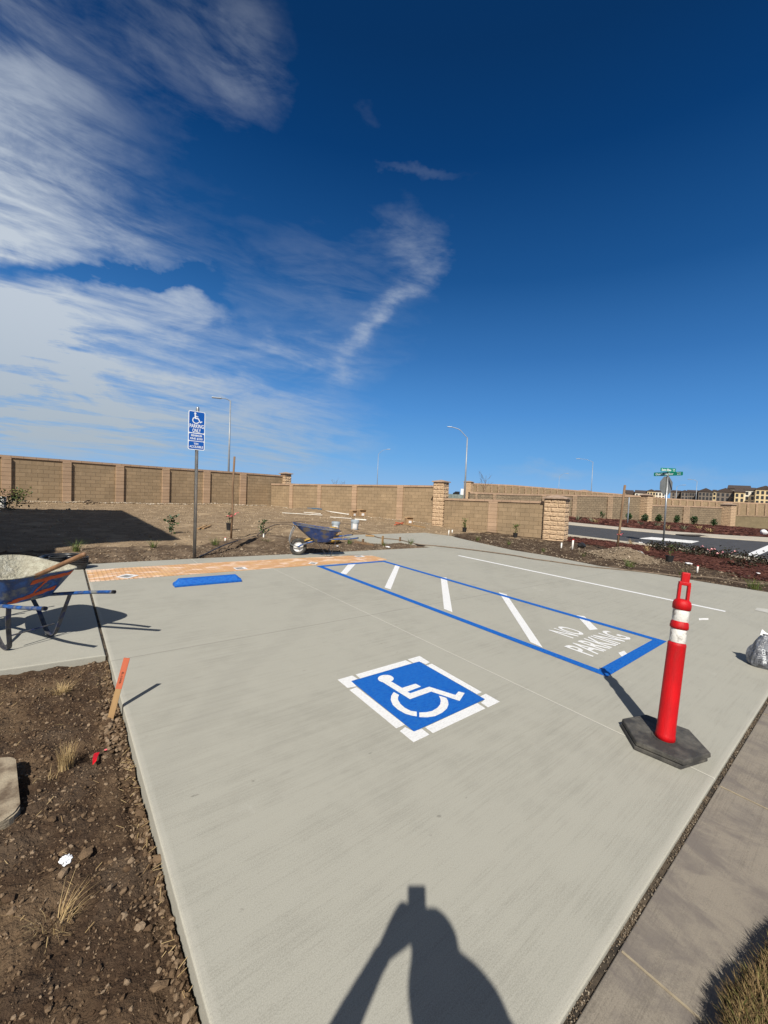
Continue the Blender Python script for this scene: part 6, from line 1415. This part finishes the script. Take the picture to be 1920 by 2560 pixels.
# white scraps
for i, (f_, x, y, s, lab) in enumerate(((z3, 832, 612, .10, 'white scrap on the kerb between the stakes'), (z3, 1145, 748, .10, 'pale flat scrap below the rose bushes'), (z3, 1596, 811, .05, 'small white scrap in the bark near the right edge'), (z2, 855, 848, .07, 'white scrap in the planting strip right of the form pegs'), (z2, 528, 842, .04, 'tiny white scrap below the stacked sacks'))):
    b = at(*f_(x, y), .03); bm = bmesh.new(); bmesh.ops.create_icosphere(bm, subdivisions=1, radius=s)
    for v in bm.verts: v.co *= 1 + .4 * noise.noise(v.co * 20 + Vector((i, 0, 0))); v.co.z *= .3
    o = frombm('scrap', bm, m_splash); o.location = b; tag(o, lab, 'scrap')
# truck beyond the wall
T = far(*z2(1320, 500), 75); tb = empty('truck', (T.x, T.y, 0), 'white lorry with a black cab passing behind the walls beside the tall lamp', 'truck', rz=yaw_of(-Vector((T.x, T.y, 0))) + math.pi / 2)
u = .386 / F * (W2C @ np.array(T - Vector((0, 0, H))))[2]
zt_ = T.z
bm = bmesh.new(); bx(bm, (28 * u, 0, zt_ - .6), (46 * u, 2.4, 1.6 + 1.2), bev=.03); frombm('cargo_box', bm, m_truckw, tb)
bm = bmesh.new(); V8 = [(-42, -.9), (-42, -.1), (-34, .25), (-28, .75), (0, .78), (0, -.9)]
lo = [bm.verts.new((x * u, -1.1, zt_ + z * 12 * u)) for x, z in V8]; hi = [bm.verts.new((x * u, 1.1, zt_ + z * 12 * u)) for x, z in V8]; bm.faces.new(lo); bm.faces.new(hi[::-1])
for i in range(6): bm.faces.new((lo[i], lo[(i + 1) % 6], hi[(i + 1) % 6], hi[i]))
frombm('cab', bm, m_black, tb)
bm = bmesh.new()
for x in (-30, 20, 40): lathe(bm, [(0, -1.15), (.5, -1.15), (.5, 1.15), (0, 1.15)], 16, Matrix.Translation((x * u, 0, .5)) @ Matrix.Rotation(math.pi / 2, 4, 'X'))
frombm('wheels', bm, m_rubber, tb)
# green bank behind the wall gap
a, b = far(*z2(1225, 520), 70), far(*z2(1400, 520), 70); bm = bmesh.new(); d = b - a; bx(bm, Vector(((a.x + b.x) / 2, (a.y + b.y) / 2, .2)), (d.length * 1.1, 1.5, (far(*z2(1300, 508), 70).z - .2) * 2), Matrix.Rotation(math.atan2(d.y, d.x), 4, 'Z'))
tag(frombm('road_barrier', bm, mat('weathered_barrier', (.22, .26, .24), (.14, .17, .16), 3, .9, .5, 20)), 'weathered grey-green road barrier in the gap behind the tall lamp', 'barrier')

# ------------------------------------------------------------------ apartments far off
kA = 300 / 1659
def za(x, y): return (1620 + x * kA, 1150 + y * kA)
def apartments(name, label, segs, D, slope):
    """segs: (x0, x1, eave_y, roof_y, material, front step, columns of windows, gable) in picture columns; D metres away"""
    c0 = far(*za(segs[0][0], 560), D); root = empty(name, (c0.x, c0.y, 0), label, 'apartment building', 'apartment buildings on the skyline'); inv = root.matrix_world.inverted()
    proto_w = None
    for (x0, x1, ye, yr, mm, st_, cols, gab) in segs:
        Dl = D - st_
        a = far(*za(x0, ye), Dl); b = far(*za(x1, ye + (x1 - x0) * .035), Dl); back = Vector((a.x + b.x, a.y + b.y, 0)).normalized() * 14; zb = -3
        he = (a.z + b.z) / 2 
        A_ = Vector((a.x, a.y, 0)); B2 = Vector((b.x, b.y, 0)); ev = lambda P, z_: inv @ (P + UPV * z_ - Vector((UPV.x, UPV.y, 0)) * he)
        bm = bmesh.new(); q = [A_, B2, B2 + back, A_ + back]; lo = [bm.verts.new(ev(p, zb)) for p in q]; hi = [bm.verts.new(ev(p, he)) for p in q]
        bm.faces.new(lo[::-1]); bm.faces.new(hi)
        for i in range(4): bm.faces.new((lo[i], lo[(i + 1) % 4], hi[(i + 1) % 4], hi[i]))
        frombm('wall', bm, mm, root)
        u = kA / F * (W2C @ np.array(a - Vector((0, 0, H))))[2]; rh = (ye - yr) * u; dd = (B2 - A_).normalized(); ov = .35; bk = back.normalized()
        e0, e1_ = A_ - dd * ov - bk * ov, B2 + dd * ov - bk * ov; f0, f1 = A_ + back - dd * ov, B2 + back + dd * ov
        bm = bmesh.new(); t = .45; lo = [bm.verts.new(ev(p, he - .1)) for p in (e0, e1_, f1, f0)]; mi = [bm.verts.new(ev(p, he + t)) for p in (e0, e1_, f1, f0)]
        bm.faces.new(lo[::-1])
        for i in range(4): bm.faces.new((lo[i], lo[(i + 1) % 4], mi[(i + 1) % 4], mi[i]))
        if gab:
            m0 = (e0 + e1_) / 2; m1 = (f0 + f1) / 2; r0, r1 = bm.verts.new(ev(m0, he + rh)), bm.verts.new(ev(m1, he + rh))
            bm.faces.new((mi[0], mi[1], r0)); bm.faces.new((mi[1], mi[2], r1, r0)); bm.faces.new((mi[2], mi[3], r1)); bm.faces.new((mi[3], mi[0], r0, r1))
        else:
            m0 = A_ + back * .45 - dd * .0; m1 = B2 + back * .45; r0, r1 = bm.verts.new(ev(m0, he + rh)), bm.verts.new(ev(m1, he + rh))
            bm.faces.new((mi[0], mi[1], r1, r0)); bm.faces.new((mi[1], mi[2], r1)); bm.faces.new((mi[2], mi[3], r0, r1)); bm.faces.new((mi[3], mi[0], r0))
        frombm('roof', bm, m_roof, root)
        for c in range(cols):
            for fl in range(5):
                w_ = (c + .5) / cols; P = A_.lerp(B2, w_) - bk * .04; z_ = he - 1.9 - fl * 3.0
                if z_ < 1.0: continue
                hw_ = .62; hz = 1.0
                if proto_w is None:
                    bm = bmesh.new(); bx(bm, (0, 0, 0), (hw_ * 2, .16, hz * 2), bev=.03); wo_ = frombm('window', bm, m_glass, root); proto_w = wo_
                else: wo_ = proto_w.copy(); C.objects.link(wo_); wo_.parent = root
                wo_.matrix_local = Matrix.Translation(ev(P, z_)) @ TILT @ Matrix.Rotation(math.atan2(dd.y, dd.x), 4, 'Z')
    return root
apartments('apartment_building', 'brown-roofed apartment building at the right with cream and white wings', [
    (1490, 1760, 405, 350, m_bcream, 14, 4, True), (1335, 1490, 418, 372, m_bwhite, 6, 2, False), (1200, 1340, 445, 385, m_bcream, 10, 2, False), (1105, 1420, 395, 340, m_bgrey, -6, 0, False), (945, 1200, 438, 382, m_bgrey, 4, 4, True)], 350, 0)
apartments('apartment_building', 'taupe apartment building with two dark gables behind the lamp posts', [
    (895, 950, 432, 405, m_bcream, 2, 1, False), (700, 900, 435, 384, m_bgrey, 6, 4, True), (540, 720, 440, 408, m_bgrey, -2, 5, False), (460, 560, 440, 413, m_bgrey, 6, 2, True), (330, 460, 442, 412, m_bgrey, -2, 3, False), (310, 400, 440, 416, m_bgrey, 4, 1, True)], 385, 0)
apartments('apartment_building', 'cream apartment building with brown roofs left of the octagonal sign', [
    (100, 240, 440, 412, m_bwhite, -4, 3, False), (-10, 105, 432, 402, m_bcream, 6, 3, True), (-180, -10, 455, 412, m_bwhite, 0, 3, False), (-290, -180, 470, 430, m_bgrey, -6, 1, False), (-330, -200, 445, 402 + 8, m_bgrey, -10, 0, False)], 395, 0)
